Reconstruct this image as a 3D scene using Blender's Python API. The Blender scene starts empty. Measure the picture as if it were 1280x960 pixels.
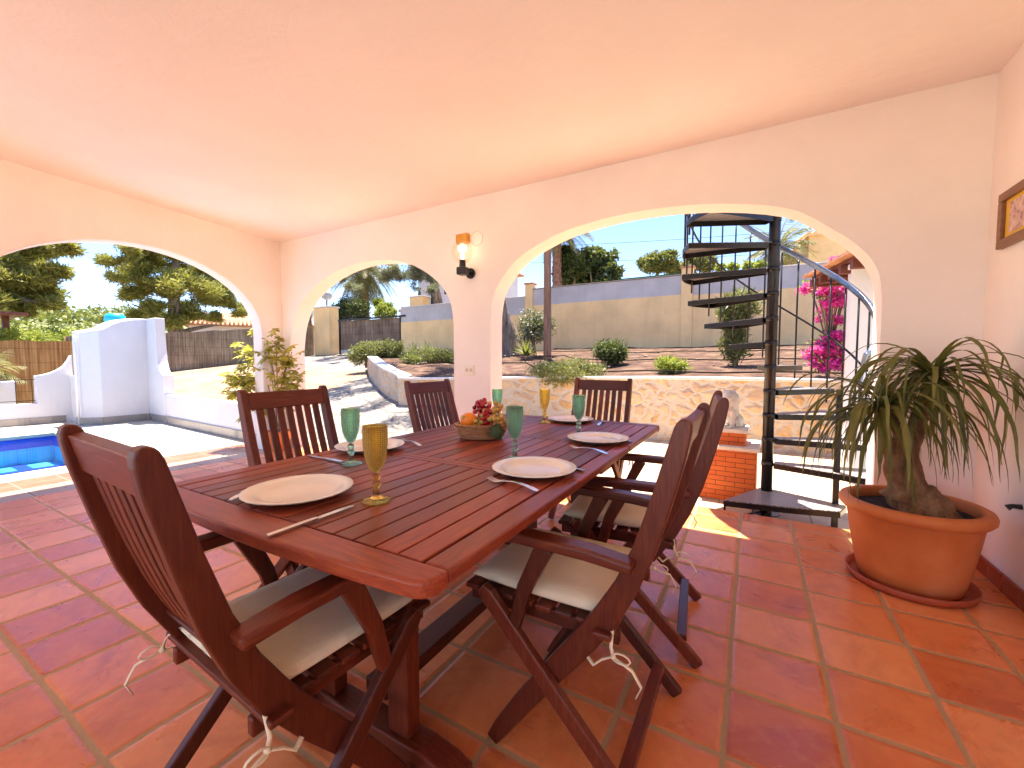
import bpy, math, random
import numpy as np
from mathutils import Vector, Matrix, noise
R = math.radians
rnd = random.Random(7)
sc = bpy.context.scene
col = sc.collection

# ------------------------------------------------------------------ camera
F = 525.0; CX, CY = 640.0, 480.0; PIT = R(3.05); YAW = R(29.8); EYE = 1.10
cam_d = bpy.data.cameras.new("camera"); cam = bpy.data.objects.new("camera", cam_d); col.objects.link(cam)
cam_d.sensor_width = 36.0; cam_d.lens = F / 1280 * 36.0; cam_d.clip_end = 3000; cam_d.clip_start = 0.02
cam.location = (0, 0, EYE); cam.rotation_euler = (R(90) - PIT, 0, YAW)
sc.camera = cam
FW = (-math.sin(YAW) * math.cos(PIT), math.cos(YAW) * math.cos(PIT), -math.sin(PIT))
RT = (math.cos(YAW), math.sin(YAW), 0)
UP = (RT[1] * FW[2] - RT[2] * FW[1], RT[2] * FW[0] - RT[0] * FW[2], RT[0] * FW[1] - RT[1] * FW[0])
def _ray(px, py):
    a = (px - CX) / F; b = -(py - CY) / F
    return [FW[i] + a * RT[i] + b * UP[i] for i in range(3)]
def PY(px, py, Y):
    """survey: point seen in that direction at depth y = Y"""
    r = _ray(px, py); t = Y / r[1]; return Vector((r[0] * t, Y, EYE + r[2] * t))
def PX(px, py, X):
    r = _ray(px, py); t = X / r[0]; return Vector((X, r[1] * t, EYE + r[2] * t))

# ------------------------------------------------------------------ tagging
def tag(o, label=None, cat=None, group=None, kind=None):
    if label: o['label'] = label
    if cat: o['category'] = cat
    if group: o['group'] = group
    if kind: o['kind'] = kind
    return o
def empty(name, loc, rz=0, label=None, cat=None, group=None):
    o = bpy.data.objects.new(name, None); col.objects.link(o)
    o.location = loc; o.rotation_euler = (0, 0, rz); o.empty_display_size = .1
    return tag(o, label, cat, group)
def kids(o): return [c for c in bpy.data.objects if c.parent == o]
def copy_tree(o, parent=None):
    ch = kids(o)
    c = o.copy(); col.objects.link(c)
    if parent: c.parent = parent
    for k in ch: copy_tree(k, c)
    return c

# ------------------------------------------------------------------ mesh builder
class MB:
    def __init__(s): s.v = []; s.f = []; s.sm = []
    def add(s, vs, fs, smooth=False):
        n = len(s.v); s.v += [tuple(v) for v in vs]
        for f in fs: s.f.append(tuple(i + n for i in f)); s.sm.append(smooth)
        return s
    def box(s, a, b, M=None):
        x0, y0, z0 = a; x1, y1, z1 = b
        vs = [Vector(p) for p in [(x0,y0,z0),(x1,y0,z0),(x1,y1,z0),(x0,y1,z0),(x0,y0,z1),(x1,y0,z1),(x1,y1,z1),(x0,y1,z1)]]
        if M: vs = [M @ v for v in vs]
        return s.add(vs, [(0,3,2,1),(4,5,6,7),(0,1,5,4),(1,2,6,5),(2,3,7,6),(3,0,4,7)])
    def bar(s, p0, p1, w, h, up=(0, 0, 1)):
        p0 = Vector(p0); p1 = Vector(p1); d = (p1 - p0).normalized(); u = Vector(up)
        sd = d.cross(u)
        if sd.length < 1e-4: sd = d.cross(Vector((1, 0, 0)))
        sd.normalize(); u = sd.cross(d).normalized()
        vs = []
        for p in (p0, p1):
            for a, b in ((-1, -1), (1, -1), (1, 1), (-1, 1)): vs.append(p + sd * a * w / 2 + u * b * h / 2)
        return s.add(vs, [(0,3,2,1),(4,5,6,7),(0,1,5,4),(1,2,6,5),(2,3,7,6),(3,0,4,7)])
    def tube(s, pts, r, n=8, cap=True, flat=None):
        pts = [Vector(p) for p in pts]; m = len(pts); rs = r if isinstance(r, (list, tuple)) else [r] * m
        vs = []; pu = None
        for i, p in enumerate(pts):
            d = (pts[min(i + 1, m - 1)] - pts[max(i - 1, 0)])
            d = d.normalized() if d.length > 1e-9 else Vector((0, 0, 1))
            if pu is None:
                pu = Vector((0, 0, 1)) if abs(d.z) < .95 else Vector((1, 0, 0))
            sd = d.cross(pu)
            if sd.length < 1e-5: sd = d.cross(Vector((1, .3, 0)))
            sd.normalize(); u = sd.cross(d).normalized(); pu = u
            for k in range(n):
                a = 2 * math.pi * k / n
                vs.append(p + (sd * math.cos(a) + u * math.sin(a) * (flat or 1)) * rs[i])
        fs = [(i*n+k, i*n+(k+1)%n, (i+1)*n+(k+1)%n, (i+1)*n+k) for i in range(m-1) for k in range(n)]
        s.add(vs, fs, True)
        if cap:
            b = len(s.v) - m * n
            s.f.append(tuple(b + k for k in range(n))[::-1]); s.sm.append(False)
            s.f.append(tuple(b + (m-1)*n + k for k in range(n))); s.sm.append(False)
        return s
    def lathe(s, prof, n=32, c=(0, 0, 0), sx=1, sy=1, smooth=True, wob=None):
        vs = []; m = len(prof)
        for (r, z) in prof:
            for k in range(n):
                a = 2 * math.pi * k / n
                q = r * (1 + (wob(a, z) if wob else 0))
                vs.append((c[0] + q * sx * math.cos(a), c[1] + q * sy * math.sin(a), c[2] + z))
        fs = [(i*n+k, i*n+(k+1)%n, (i+1)*n+(k+1)%n, (i+1)*n+k) for i in range(m-1) for k in range(n)]
        return s.add(vs, fs, smooth)
    def sphere(s, c, r, n=10, m=7, sc=(1, 1, 1), nz=0, fr=3):
        prof = []
        vs = []; c = Vector(c)
        for i in range(m + 1):
            t = math.pi * i / m
            for k in range(n):
                a = 2 * math.pi * k / n
                d = Vector((math.sin(t) * math.cos(a), math.sin(t) * math.sin(a), -math.cos(t)))
                q = r * (1 + (nz * noise.noise(d * fr + c * 3) if nz else 0))
                vs.append(c + Vector((d.x * sc[0], d.y * sc[1], d.z * sc[2])) * q)
        fs = [(i*n+k, i*n+(k+1)%n, (i+1)*n+(k+1)%n, (i+1)*n+k) for i in range(m) for k in range(n)]
        return s.add(vs, fs, True)
    def prism(s, poly, z0, z1):
        n = len(poly)
        z1s = z1 if isinstance(z1, (list, tuple)) else [z1] * n
        vs = [(x, y, z0) for x, y in poly] + [(x, y, z1s[i]) for i, (x, y) in enumerate(poly)]
        return s.add(vs, [tuple(range(n))[::-1], tuple(range(n, 2*n))] + [(i, (i+1) % n, n+(i+1) % n, n+i) for i in range(n)])
    def stripsolid(s, cen, wid, y0, y1, smooth=False):
        """side profile (u,z) polyline with widths, extruded between y0 and y1"""
        L = []; Rr = []; m = len(cen)
        for i in range(m):
            a = cen[max(i-1, 0)]; b = cen[min(i+1, m-1)]
            dx, dz = b[0]-a[0], b[1]-a[1]; l = math.hypot(dx, dz)
            nx, nz = -dz/l, dx/l; w = wid[i]/2
            L.append((cen[i][0]+nx*w, cen[i][1]+nz*w)); Rr.append((cen[i][0]-nx*w, cen[i][1]-nz*w))
        vs = []
        for i in range(m):
            vs += [(L[i][0], y0, L[i][1]), (Rr[i][0], y0, Rr[i][1]), (Rr[i][0], y1, Rr[i][1]), (L[i][0], y1, L[i][1])]
        fs = [(0, 1, 2, 3), tuple(4*(m-1)+k for k in (3, 2, 1, 0))]
        for i in range(m-1):
            for k in range(4): fs.append((4*i+k, 4*(i+1)+k, 4*(i+1)+(k+1) % 4, 4*i+(k+1) % 4))
        return s.add(vs, fs, smooth)
    def build(s, name, mat, parent=None, bevel=0, seg=2, loc=None, weld=0):
        me = bpy.data.meshes.new(name); me.from_pydata(s.v, [], s.f); me.update()
        me.polygons.foreach_set('use_smooth', s.sm)
        o = bpy.data.objects.new(name, me); col.objects.link(o)
        if mat: me.materials.append(mat)
        if parent: o.parent = parent
        if loc: o.location = loc
        import bmesh
        bm = bmesh.new(); bm.from_mesh(me)
        if weld: bmesh.ops.remove_doubles(bm, verts=bm.verts, dist=weld)
        bmesh.ops.recalc_face_normals(bm, faces=bm.faces); bm.to_mesh(me); bm.free()
        if bevel:
            b = o.modifiers.new('bevel', 'BEVEL'); b.width = bevel; b.segments = seg; b.limit_method = 'ANGLE'; b.angle_limit = R(35)
        return o

def np_mesh(name, V, Fq, mat, parent=None, smooth=False, per=4):
    me = bpy.data.meshes.new(name)
    V = np.asarray(V, dtype=np.float32).reshape(-1, 3); Fq = np.asarray(Fq, dtype=np.int32).reshape(-1, per)
    me.vertices.add(len(V)); me.vertices.foreach_set('co', V.ravel())
    me.loops.add(Fq.size); me.loops.foreach_set('vertex_index', Fq.ravel())
    me.polygons.add(len(Fq)); me.polygons.foreach_set('loop_start', np.arange(0, Fq.size, per, dtype=np.int32))
    me.polygons.foreach_set('loop_total', np.full(len(Fq), per, dtype=np.int32))
    me.update(calc_edges=True)
    if smooth: me.polygons.foreach_set('use_smooth', np.ones(len(Fq), dtype=bool))
    o = bpy.data.objects.new(name, me); col.objects.link(o); me.materials.append(mat)
    if parent: o.parent = parent
    return o
def leaf_quads(P, L, W, g, droop=0.0, upb=0.0, dirs=None):
    """P: n x 3 leaf bases; lozenge leaves of length L and width W in random directions"""
    n = len(P)
    d = g.normal(size=(n, 3)); d[:, 2] = d[:, 2] * .8 + upb - droop
    if dirs is not None: d = d * .6 + dirs
    d /= np.linalg.norm(d, axis=1)[:, None]
    s = np.cross(d, g.normal(size=(n, 3))); s /= np.linalg.norm(s, axis=1)[:, None] + 1e-9
    l = L * g.uniform(.6, 1.3, (n, 1)); w = W * g.uniform(.6, 1.3, (n, 1))
    V = np.stack([P, P + d*l*.45 + s*w*.5, P + d*l, P + d*l*.45 - s*w*.5], 1)
    return V.reshape(-1, 3), np.arange(n*4).reshape(-1, 4)
def blob_points(blobs, n, g, shell=.55, gap=0.0, fr=1.5):
    wt = np.array([b[3] if len(b) > 3 else b[1][0]*b[1][2] for b in blobs], float); wt /= wt.sum()
    out = []
    for b, w in zip(blobs, wt):
        k = int(n*w) + 1
        d = g.normal(size=(k, 3)); d /= np.linalg.norm(d, axis=1)[:, None]
        r = shell + (1-shell) * g.uniform(0, 1, (k, 1))
        r *= 1 + .18*np.sin(d[:, :1]*5 + b[0][0]*7) * np.sin(d[:, 1:2]*6 + b[0][2]*3) + .1*np.sin(d[:, 2:3]*11 + b[0][1])
        out.append(np.array(b[0]) + d*r*np.array(b[1]))
    P = np.concatenate(out)
    if gap > 0:
        q = np.array([noise.noise(Vector(p) * fr) for p in P]); P = P[q > -0.35 + gap]
    return P

# ------------------------------------------------------------------ materials
class NT:
    def __init__(s, name):
        s.m = bpy.data.materials.new(name); s.m.use_nodes = True; s.t = s.m.node_tree; s.t.nodes.clear()
        s.out = s.n('ShaderNodeOutputMaterial'); s.p = s.n('ShaderNodeBsdfPrincipled')
        s.l(s.p.outputs[0], s.out.inputs[0])
    def n(s, k, **kw):
        x = s.t.nodes.new(k)
        for a, b in kw.items(): setattr(x, a, b)
        return x
    def l(s, a, b): s.t.links.new(a, b)
    def coord(s, out='Object', scale=(1, 1, 1)):
        tc = s.n('ShaderNodeTexCoord'); mp = s.n('ShaderNodeMapping'); mp.inputs['Scale'].default_value = scale
        s.l(tc.outputs[out], mp.inputs[0]); return mp.outputs[0]
    def noise(s, vec, scale, det=4, rough=.55, dist=0):
        x = s.n('ShaderNodeTexNoise'); x.inputs['Scale'].default_value = scale; x.inputs['Detail'].default_value = det
        x.inputs['Roughness'].default_value = rough; x.inputs['Distortion'].default_value = dist
        if vec is not None: s.l(vec, x.inputs['Vector'])
        return x.outputs[0]
    def ramp(s, fac, stops, interp='LINEAR'):
        x = s.n('ShaderNodeValToRGB'); e = x.color_ramp.elements; x.color_ramp.interpolation = interp
        while len(e) < len(stops): e.new(.5)
        for i, (p, c) in enumerate(stops): e[i].position = p; e[i].color = (*c, 1) if len(c) == 3 else c
        s.l(fac, x.inputs[0]); return x.outputs[0]
    def mix(s, fac, a, b, mode='MIX'):
        x = s.n('ShaderNodeMix'); x.data_type = 'RGBA'; x.blend_type = mode
        for v, i in ((fac, 0), (a, 6), (b, 7)):
            if hasattr(v, 'is_linked') or isinstance(v, bpy.types.NodeSocket): s.l(v, x.inputs[i])
            elif i == 0: x.inputs[0].default_value = v
            else: x.inputs[i].default_value = (*v, 1)
        return x.outputs[2]
    def math(s, op, a, b=None, c=None):
        x = s.n('ShaderNodeMath', operation=op)
        for v, i in ((a, 0), (b, 1), (c, 2)):
            if v is None: continue
            if isinstance(v, bpy.types.NodeSocket): s.l(v, x.inputs[i])
            else: x.inputs[i].default_value = v
        return x.outputs[0]
    def bump(s, h, strength=.3, dist=.01, nrm=None):
        x = s.n('ShaderNodeBump'); x.inputs['Strength'].default_value = strength; x.inputs['Distance'].default_value = dist
        s.l(h, x.inputs['Height'])
        if nrm is not None: s.l(nrm, x.inputs['Normal'])
        s.l(x.outputs[0], s.p.inputs['Normal']); return x.outputs[0]
    def set(s, **k):
        for a, v in k.items():
            i = s.p.inputs[a.replace('_', ' ')]
            if isinstance(v, bpy.types.NodeSocket): s.l(v, i)
            else: i.default_value = (*v, 1) if isinstance(v, tuple) and len(v) == 3 else v
        return s
def var(name, c1, c2, scale=6, rough=.6, bump=0, bscale=None, bdist=.005, stretch=(1, 1, 1), c3=None, spec=.5, metal=0, det=5, coord='Object'):
    t = NT(name); v = t.coord(coord, stretch); f = t.noise(v, scale, det)
    st = [(.3, c1), (.7, c2)] if c3 is None else [(.25, c1), (.5, c2), (.75, c3)]
    t.set(Base_Color=t.ramp(f, st), Roughness=rough, Metallic=metal)
    t.p.inputs['Specular IOR Level'].default_value = spec
    if bump: t.bump(t.noise(v, bscale or scale*4, 6), bump, bdist)
    return t.m

def wood(name, stretch, dark=1.0):
    t = NT(name); v = t.coord('Object', stretch)
    oi = t.n('ShaderNodeObjectInfo'); off = t.n('ShaderNodeVectorMath', operation='ADD')
    cx = t.n('ShaderNodeCombineXYZ'); k = t.math('MULTIPLY', oi.outputs['Random'], 13.0); t.l(k, cx.inputs[0]); t.l(k, cx.inputs[2])
    t.l(v, off.inputs[0]); t.l(cx.outputs[0], off.inputs[1]); v = off.outputs[0]
    f = t.noise(v, 9, 8, .65, .6); f2 = t.noise(v, 2.2, 3)
    a = t.ramp(f, [(.28, (.10*dark, .011*dark, .005*dark)), (.5, (.26*dark, .040*dark, .013*dark)), (.72, (.42*dark, .095*dark, .028*dark))])
    gi = t.n('ShaderNodeNewGeometry'); rv = t.math('MULTIPLY_ADD', t.math('FRACT', t.math('ADD', gi.outputs['Random Per Island'], oi.outputs['Random'])), .75, .62)
    b = t.mix(t.math('MULTIPLY', f2, .8), a, (.20*dark, .040*dark, .018*dark))
    hv_ = t.n('ShaderNodeHueSaturation'); t.l(rv, hv_.inputs['Value']); t.l(b, hv_.inputs['Color']); b = hv_.outputs[0]
    t.set(Base_Color=b, Roughness=t.math('MULTIPLY_ADD', f, .3, .24)); t.p.inputs['Specular IOR Level'].default_value = .35; t.p.inputs['Coat Weight'].default_value = .10; t.p.inputs['Coat Roughness'].default_value = .25
    t.bump(f, .25, .002); return t.m
W_X = wood('wood_grain_x', (1.3, 14, 14), .52); W_Y = wood('wood_grain_y', (14, 1.3, 14), .52); W_Z = wood('wood_grain_z', (14, 14, 1.3), .52)
T_X = wood('table_grain_x', (1.3, 14, 14), 1.0); T_Y = wood('table_grain_y', (14, 1.3, 14), 1.0)

def plaster(name, c, amt=.04, b=.25, streaks=False):
    t = NT(name); v = t.coord('Object'); f = t.noise(v, 1.1, 5, .6); g_ = t.noise(v, 38, 6, .6)
    lo = tuple(x*(1-amt) for x in c); hi = tuple(min(1, x*(1+amt)) for x in c)
    bc = t.ramp(f, [(.35, lo), (.65, hi)])
    if streaks:
        st_ = t.ramp(t.noise(t.coord('Object', (3.2, 3.2, .35)), 1.0, 6, .65, .5), [(.50, (0, 0, 0)), (.72, (1, 1, 1))]); bc = t.mix(t.math('MULTIPLY', st_, .30), bc, tuple(q*.62 for q in c))
        pa = t.ramp(t.noise(v, .45, 5, .7, 1.0), [(.52, (0, 0, 0)), (.56, (1, 1, 1))]); bc = t.mix(t.math('MULTIPLY', pa, .16), bc, tuple(min(1, q*1.25) for q in c))
    t.set(Base_Color=bc, Roughness=.85)
    h = t.math('ADD', t.math('MULTIPLY', g_, .30), t.noise(v, 5, 5, .6, 1.5)); h = t.math('ADD', h, t.math('MULTIPLY', t.noise(t.coord('Object', (1, 2.2, 1)), 1.6, 4, .6, 2.0), 1.6)); t.bump(h, b, .012); return t.m
WALLIN = plaster('porch_plaster', (.92, .855, .80)); CEIL = plaster('ceiling_plaster', (.92, .86, .82), .03, .35)
WHITEPL = plaster('white_render', (.66, .63, .63), .05, .35); YELLOWPL = plaster('yellow_render', (.86, .58, .27), .09, .35, True)
GREYPL = plaster('grey_cement_render', (.50, .46, .44), .12, .4, True)

def tiles(name, px, py, ox, oy, grout=.006, wob=.004, pal=None, groutc=(.33, .24, .15), rough=(.24, .38), bumpd=.006, edge=True):
    t = NT(name); tc = t.n('ShaderNodeTexCoord'); sp = t.n('ShaderNodeSeparateXYZ')
    w = t.n('ShaderNodeTexNoise'); w.inputs['Scale'].default_value = 3.5; w.inputs['Detail'].default_value = 2; t.l(tc.outputs['Object'], w.inputs['Vector'])
    wm = t.n('ShaderNodeVectorMath', operation='MULTIPLY_ADD'); wm.inputs[1].default_value = (wob*2.5, wob*2.5, 0)
    t.l(w.outputs['Color'], wm.inputs[0]); t.l(tc.outputs['Object'], wm.inputs[2]); t.l(wm.outputs[0], sp.inputs[0])
    def axis(o, p, off):
        u = t.math('DIVIDE', t.math('SUBTRACT', o, off + wob*1.2), p); fl = t.math('FLOOR', u); fr = t.math('SUBTRACT', u, fl)
        e = t.math('MULTIPLY', t.math('MINIMUM', fr, t.math('SUBTRACT', 1.0, fr)), p); return fl, e
    fx, ex = axis(sp.outputs[0], px, ox); fy, ey = axis(sp.outputs[1], py, oy)
    cm = t.n('ShaderNodeCombineXYZ'); t.l(fx, cm.inputs[0]); t.l(fy, cm.inputs[1])
    wn = t.n('ShaderNodeTexWhiteNoise', noise_dimensions='2D'); t.l(cm.outputs[0], wn.inputs['Vector'])
    e = t.math('MINIMUM', ex, t.math('MULTIPLY', ey, 1.0))
    fine = t.noise(tc.outputs['Object'], 60, 4); e = t.math('ADD', e, t.math('MULTIPLY_ADD', fine, .010, -.005))
    mask = t.n('ShaderNodeMapRange'); mask.inputs[1].default_value = grout*.75; mask.inputs[2].default_value = grout*1.25; t.l(e, mask.inputs[0])
    # cloudy variation inside each tile, different in every tile
    sh = t.n('ShaderNodeVectorMath', operation='MULTIPLY_ADD'); sh.inputs[1].default_value = (9, 9, 9)
    t.l(wn.outputs['Color'], sh.inputs[0]); t.l(tc.outputs['Object'], sh.inputs[2])
    cl = t.noise(sh.outputs[0], 3.2, 6, .6, 1.2); cl2 = t.noise(sh.outputs[0], 22, 6, .7)
    pal = pal or [(.54, .115, .032), (.76, .22, .065), (.90, .36, .13)]
    base = t.ramp(t.math('ADD', t.math('MULTIPLY', wn.outputs['Value'], .42), t.math('MULTIPLY', cl, .6)), [(.2, pal[0]), (.5, pal[1]), (.85, pal[2])])
    base = t.mix(t.math('MULTIPLY', t.ramp(cl2, [(.5, (0, 0, 0)), (.8, (1, 1, 1))]), .25), base, tuple(min(1, q*1.5) for q in pal[2]))
    sc1 = t.ramp(t.noise(tc.outputs['Object'], 2.3, 8, .72, 1.8), [(.50, (0, 0, 0)), (.66, (1, 1, 1))]); base = t.mix(t.math('MULTIPLY', sc1, .28), base, tuple(q*.45 for q in pal[0]))
    gr = t.mix(cl2, groutc, tuple(q*.6 for q in groutc))
    t.set(Base_Color=t.mix(mask.outputs[0], gr, base))
    t.set(Roughness=t.mix(mask.outputs[0], (.85, .85, .85), t.ramp(cl, [(.3, (rough[0],)*3), (.7, (rough[1],)*3)])))
    soft = t.n('ShaderNodeMapRange'); soft.inputs[1].default_value = grout*.5; soft.inputs[2].default_value = grout*2.6; soft.interpolation_type = 'SMOOTHSTEP'; t.l(e, soft.inputs[0])
    h = t.math('ADD', soft.outputs[0], t.math('MULTIPLY', t.noise(sh.outputs[0], 5, 3), .45)); h = t.math('ADD', h, t.math('MULTIPLY', cl2, .08))
    t.bump(h, .55, bumpd); return t.m
TERRA = tiles('terracotta_tiles', .2965, .2875, -.045, 1.835, grout=.0082, groutc=(.58, .36, .17))
TEDGE = tiles('terrace_edge_tiles', .30, .30, -5.05, 1.9, grout=.006, pal=[(.27, .085, .042), (.33, .11, .055), (.38, .14, .075)], groutc=(.25, .17, .10))
BAND = tiles('pale_clay_tiles', .30, .30, -5.05, 1.9, grout=.006, pal=[(.34, .20, .135), (.38, .24, .165), (.42, .28, .20)], groutc=(.28, .2, .14))
DECK = tiles('cream_deck_tiles', .5, .5, -6.0, 2.0, grout=.004, pal=[(.44, .38, .30), (.49, .43, .34), (.54, .48, .39)], groutc=(.5, .45, .34), rough=(.5, .7), bumpd=.002)
PATIO = tiles('cream_patio_tiles', .33, .33, .1, 3.5, grout=.006, pal=[(.50, .36, .22), (.62, .46, .29), (.70, .56, .38)], groutc=(.4, .3, .2), rough=(.5, .7), bumpd=.003)
BOUNCEPAVE = tiles('bounce_terrace_tiles', .40, .40, 0, 0, grout=.006, pal=[(.66, .58, .45), (.74, .66, .53), (.80, .73, .60)], groutc=(.5, .42, .3), rough=(.5, .7), bumpd=.003)
SKIRT = tiles('clay_skirting', .30, .30, 0, 0, grout=.003, pal=[(.30, .05, .025), (.36, .07, .03), (.42, .10, .04)])

def cells(name, scale, stones, mortar, width=.06, bump=1.0, bd=.02, rough=.85, dist=.12, zs=1.0, mixn=.5):
    t = NT(name); v = t.coord('Object', (1, 1, zs))
    nz = t.n('ShaderNodeTexNoise'); nz.inputs['Scale'].default_value = scale*.8; t.l(v, nz.inputs['Vector'])
    ad = t.n('ShaderNodeVectorMath', operation='MULTIPLY_ADD'); ad.inputs[1].default_value = (dist,)*3; t.l(nz.outputs['Color'], ad.inputs[0]); t.l(v, ad.inputs[2])
    a = t.n('ShaderNodeTexVoronoi'); a.feature = 'F1'; b = t.n('ShaderNodeTexVoronoi'); b.feature = 'DISTANCE_TO_EDGE'
    for x in (a, b): x.inputs['Scale'].default_value = scale; t.l(ad.outputs[0], x.inputs['Vector'])
    sp = t.n('ShaderNodeSeparateColor'); t.l(a.outputs['Color'], sp.inputs[0])
    fine = t.noise(v, scale*5, 6, .65)
    k = t.math('ADD', t.math('MULTIPLY', sp.outputs[0], 1-mixn*.6), t.math('MULTIPLY', fine, mixn*.6))
    n = len(stones); c = t.ramp(k, [(i/(n-1)*.8+.1, s_) for i, s_ in enumerate(stones)])
    e = t.math('ADD', b.outputs['Distance'], t.math('MULTIPLY_ADD', fine, .05, -.025))
    mk = t.n('ShaderNodeMapRange'); mk.inputs[1].default_value = width*.5; mk.inputs[2].default_value = width; t.l(e, mk.inputs[0])
    t.set(Base_Color=t.mix(mk.outputs[0], t.mix(fine, mortar, tuple(q*.75 for q in mortar)), c), Roughness=rough)
    sm = t.n('ShaderNodeMapRange'); sm.inputs[1].default_value = 0; sm.inputs[2].default_value = width*2.5; sm.interpolation_type = 'SMOOTHSTEP'; t.l(e, sm.inputs[0])
    t.bump(t.math('ADD', sm.outputs[0], t.math('MULTIPLY', fine, .5)), bump, bd); return t.m
STONE = cells('rubble_stone', 4.3, [(.34, .17, .07), (.55, .34, .15), (.64, .48, .30), (.48, .33, .22), (.66, .55, .42)], (.60, .52, .42), .15, .9, .03, dist=.3, zs=1.35, mixn=.9)
CRAZY = cells('crazy_paving', 2.1, [(.11, .10, .09), (.22, .195, .165), (.30, .26, .21), (.16, .145, .13)], (.17, .15, .13), .05, 1.0, .03, mixn=.95)
LIMECAP = var('lime_coping', (.55, .52, .50), (.70, .67, .62), 9, .85, .4, 30, .006)
SOIL = var('bed_soil', (.03, .012, .007), (.10, .045, .022), 3.4, .95, 1.0, 26, .05, c3=(.22, .145, .085), det=8)
SAND = var('drive_ground', (.22, .135, .075), (.30, .20, .12), .8, .95, .5, 12, .02, stretch=(1, 2.5, 1), c3=(.36, .26, .17))
EARTH = var('dry_earth', (.20, .15, .09), (.30, .24, .14), .3, .95, .4, 6, .02)
BARK = var('bark', (.045, .03, .02), (.34, .25, .18), 9, .95, 1.0, 14, .03, stretch=(1, 1, .25))
POSTWOOD = var('weathered_post', (.17, .085, .05), (.36, .20, .12), 6, .9, .5, 20, .01, stretch=(3, 3, .3))
IRON = var('black_iron', (.008, .007, .007), (.02, .018, .017), 14, .33, .2, 60, .001)
IRON.node_tree.nodes['Principled BSDF'].inputs['Metallic'].default_value = .3
RAILPAINT = var('handrail_steel', (.16, .18, .22), (.26, .29, .35), 6, .18, metal=.7)
STEEL = var('polished_steel', (.55, .54, .52), (.80, .78, .76), 30, .27, metal=1.0)
MATTE = var('matte_black_rubber', (.02, .018, .016), (.04, .035, .03), 9, .95, spec=.05)
BLACKM = var('black_plastic', (.008, .008, .009), (.014, .013, .014), 20, .35)
CREAMCER = var('cream_ceramic', (.86, .79, .65), (.90, .84, .71), 12, .22)
CUSH = NT('cream_canvas'); _v = CUSH.coord('Object'); CUSH.set(Base_Color=CUSH.ramp(CUSH.noise(_v, 7, 4), [(.3, (.84, .70, .45)), (.7, (.92, .80, .56))]), Roughness=.9)
CUSH.bump(CUSH.math('ADD', CUSH.noise(_v, 9, 3, .5, 1.0), CUSH.math('MULTIPLY', CUSH.noise(_v, 320, 2), .12)), .35, .012); CUSH = CUSH.m
POT = var('plastic_terracotta', (.52, .13, .032), (.66, .20, .05), 3.5, .6, .3, 60, .002, c3=(.74, .32, .13), det=9)
SAUCERM = var('dark_terracotta', (.42, .085, .035), (.50, .11, .045), 5, .5)
POTSOIL = var('potting_soil', (.012, .008, .006), (.05, .03, .02), 30, .95, 1, 60, .01)
BRICKM = None
REED = NT('reed_screen'); _v = REED.coord('Object'); _sp = REED.n('ShaderNodeSeparateXYZ'); REED.l(_v, _sp.inputs[0])
def reed(name, lo, mid, hi, axis='x'):
    t = NT(name); v = t.coord('Object', (26, 26, .8)); f = t.noise(v, 1.0, 4, .75); v2 = t.coord('Object', (1, 1, 1)); g2 = t.noise(v2, 1.6, 5)
    sp = t.n('ShaderNodeSeparateXYZ'); t.l(v2, sp.inputs[0])
    k = t.math('ADD', t.math('MULTIPLY', f, .75), t.math('MULTIPLY', g2, .3))
    c = t.ramp(k, [(.38, lo), (.52, mid), (.66, hi)])
    band = t.math('PINGPONG', sp.outputs[2], .17); wire = t.math('LESS_THAN', band, .006)
    t.set(Base_Color=t.mix(t.math('MULTIPLY', wire, .6), c, tuple(q*.5 for q in lo)), Roughness=.9); t.bump(f, 1.0, .02); return t.m
bpy.data.materials.remove(REED.m)
REEDO = reed('orange_reed', (.16, .075, .022), (.36, .19, .06), (.50, .32, .13)); REEDG = reed('grey_reed', (.085, .065, .042), (.22, .17, .11), (.38, .31, .21))
REEDGATE = reed('gate_reed', (.06, .035, .02), (.19, .12, .075), (.34, .25, .17))
def foliage(name, a, b, c, tr=.25, sc_=1.2):
    t = NT(name); v = t.coord('Object'); f = t.noise(v, sc_, 3); gm = t.n('ShaderNodeNewGeometry')
    k = t.math('ADD', t.math('MULTIPLY', f, .6), t.math('MULTIPLY', gm.outputs['Random Per Island'], .45))
    cc = t.ramp(k, [(.25, a), (.5, b), (.8, c)]); t.set(Base_Color=cc, Roughness=.55)
    td = t.n('ShaderNodeBsdfTranslucent'); t.l(t.mix(.5, cc, (.5, .55, .08), 'MIX'), td.inputs[0])
    mx = t.n('ShaderNodeMixShader'); mx.inputs[0].default_value = tr; t.l(t.p.outputs[0], mx.inputs[1]); t.l(td.outputs[0], mx.inputs[2]); t.l(mx.outputs[0], t.out.inputs[0])
    return t.m
PINE = foliage('pine_needles', (.09, .10, .02), (.26, .25, .05), (.48, .42, .09), .3, .5)
FOREST = foliage('forest_canopy', (.06, .08, .018), (.15, .17, .04), (.26, .28, .06), .2, .06)
DARKLF = foliage('dark_leaves', (.012, .028, .010), (.035, .062, .018), (.11, .15, .035), .2, 1.2)
OLIVE = foliage('olive_leaves', (.05, .06, .018), (.12, .135, .035), (.26, .26, .08), .25, 1)
GREYLF = foliage('grey_leaves', (.05, .055, .035), (.13, .14, .09), (.24, .24, .17), .2, 1)
LIME = foliage('lime_leaves', (.06, .10, .015), (.20, .26, .03), (.38, .42, .06), .4, 3)
SCHEF = foliage('umbrella_leaves', (.10, .11, .015), (.40, .34, .04), (.66, .56, .08), .35, 5)
BOUG = foliage('bougainvillea_bracts', (.55, .01, .28), (.78, .02, .46), (.90, .07, .62), .35, 5)
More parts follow.
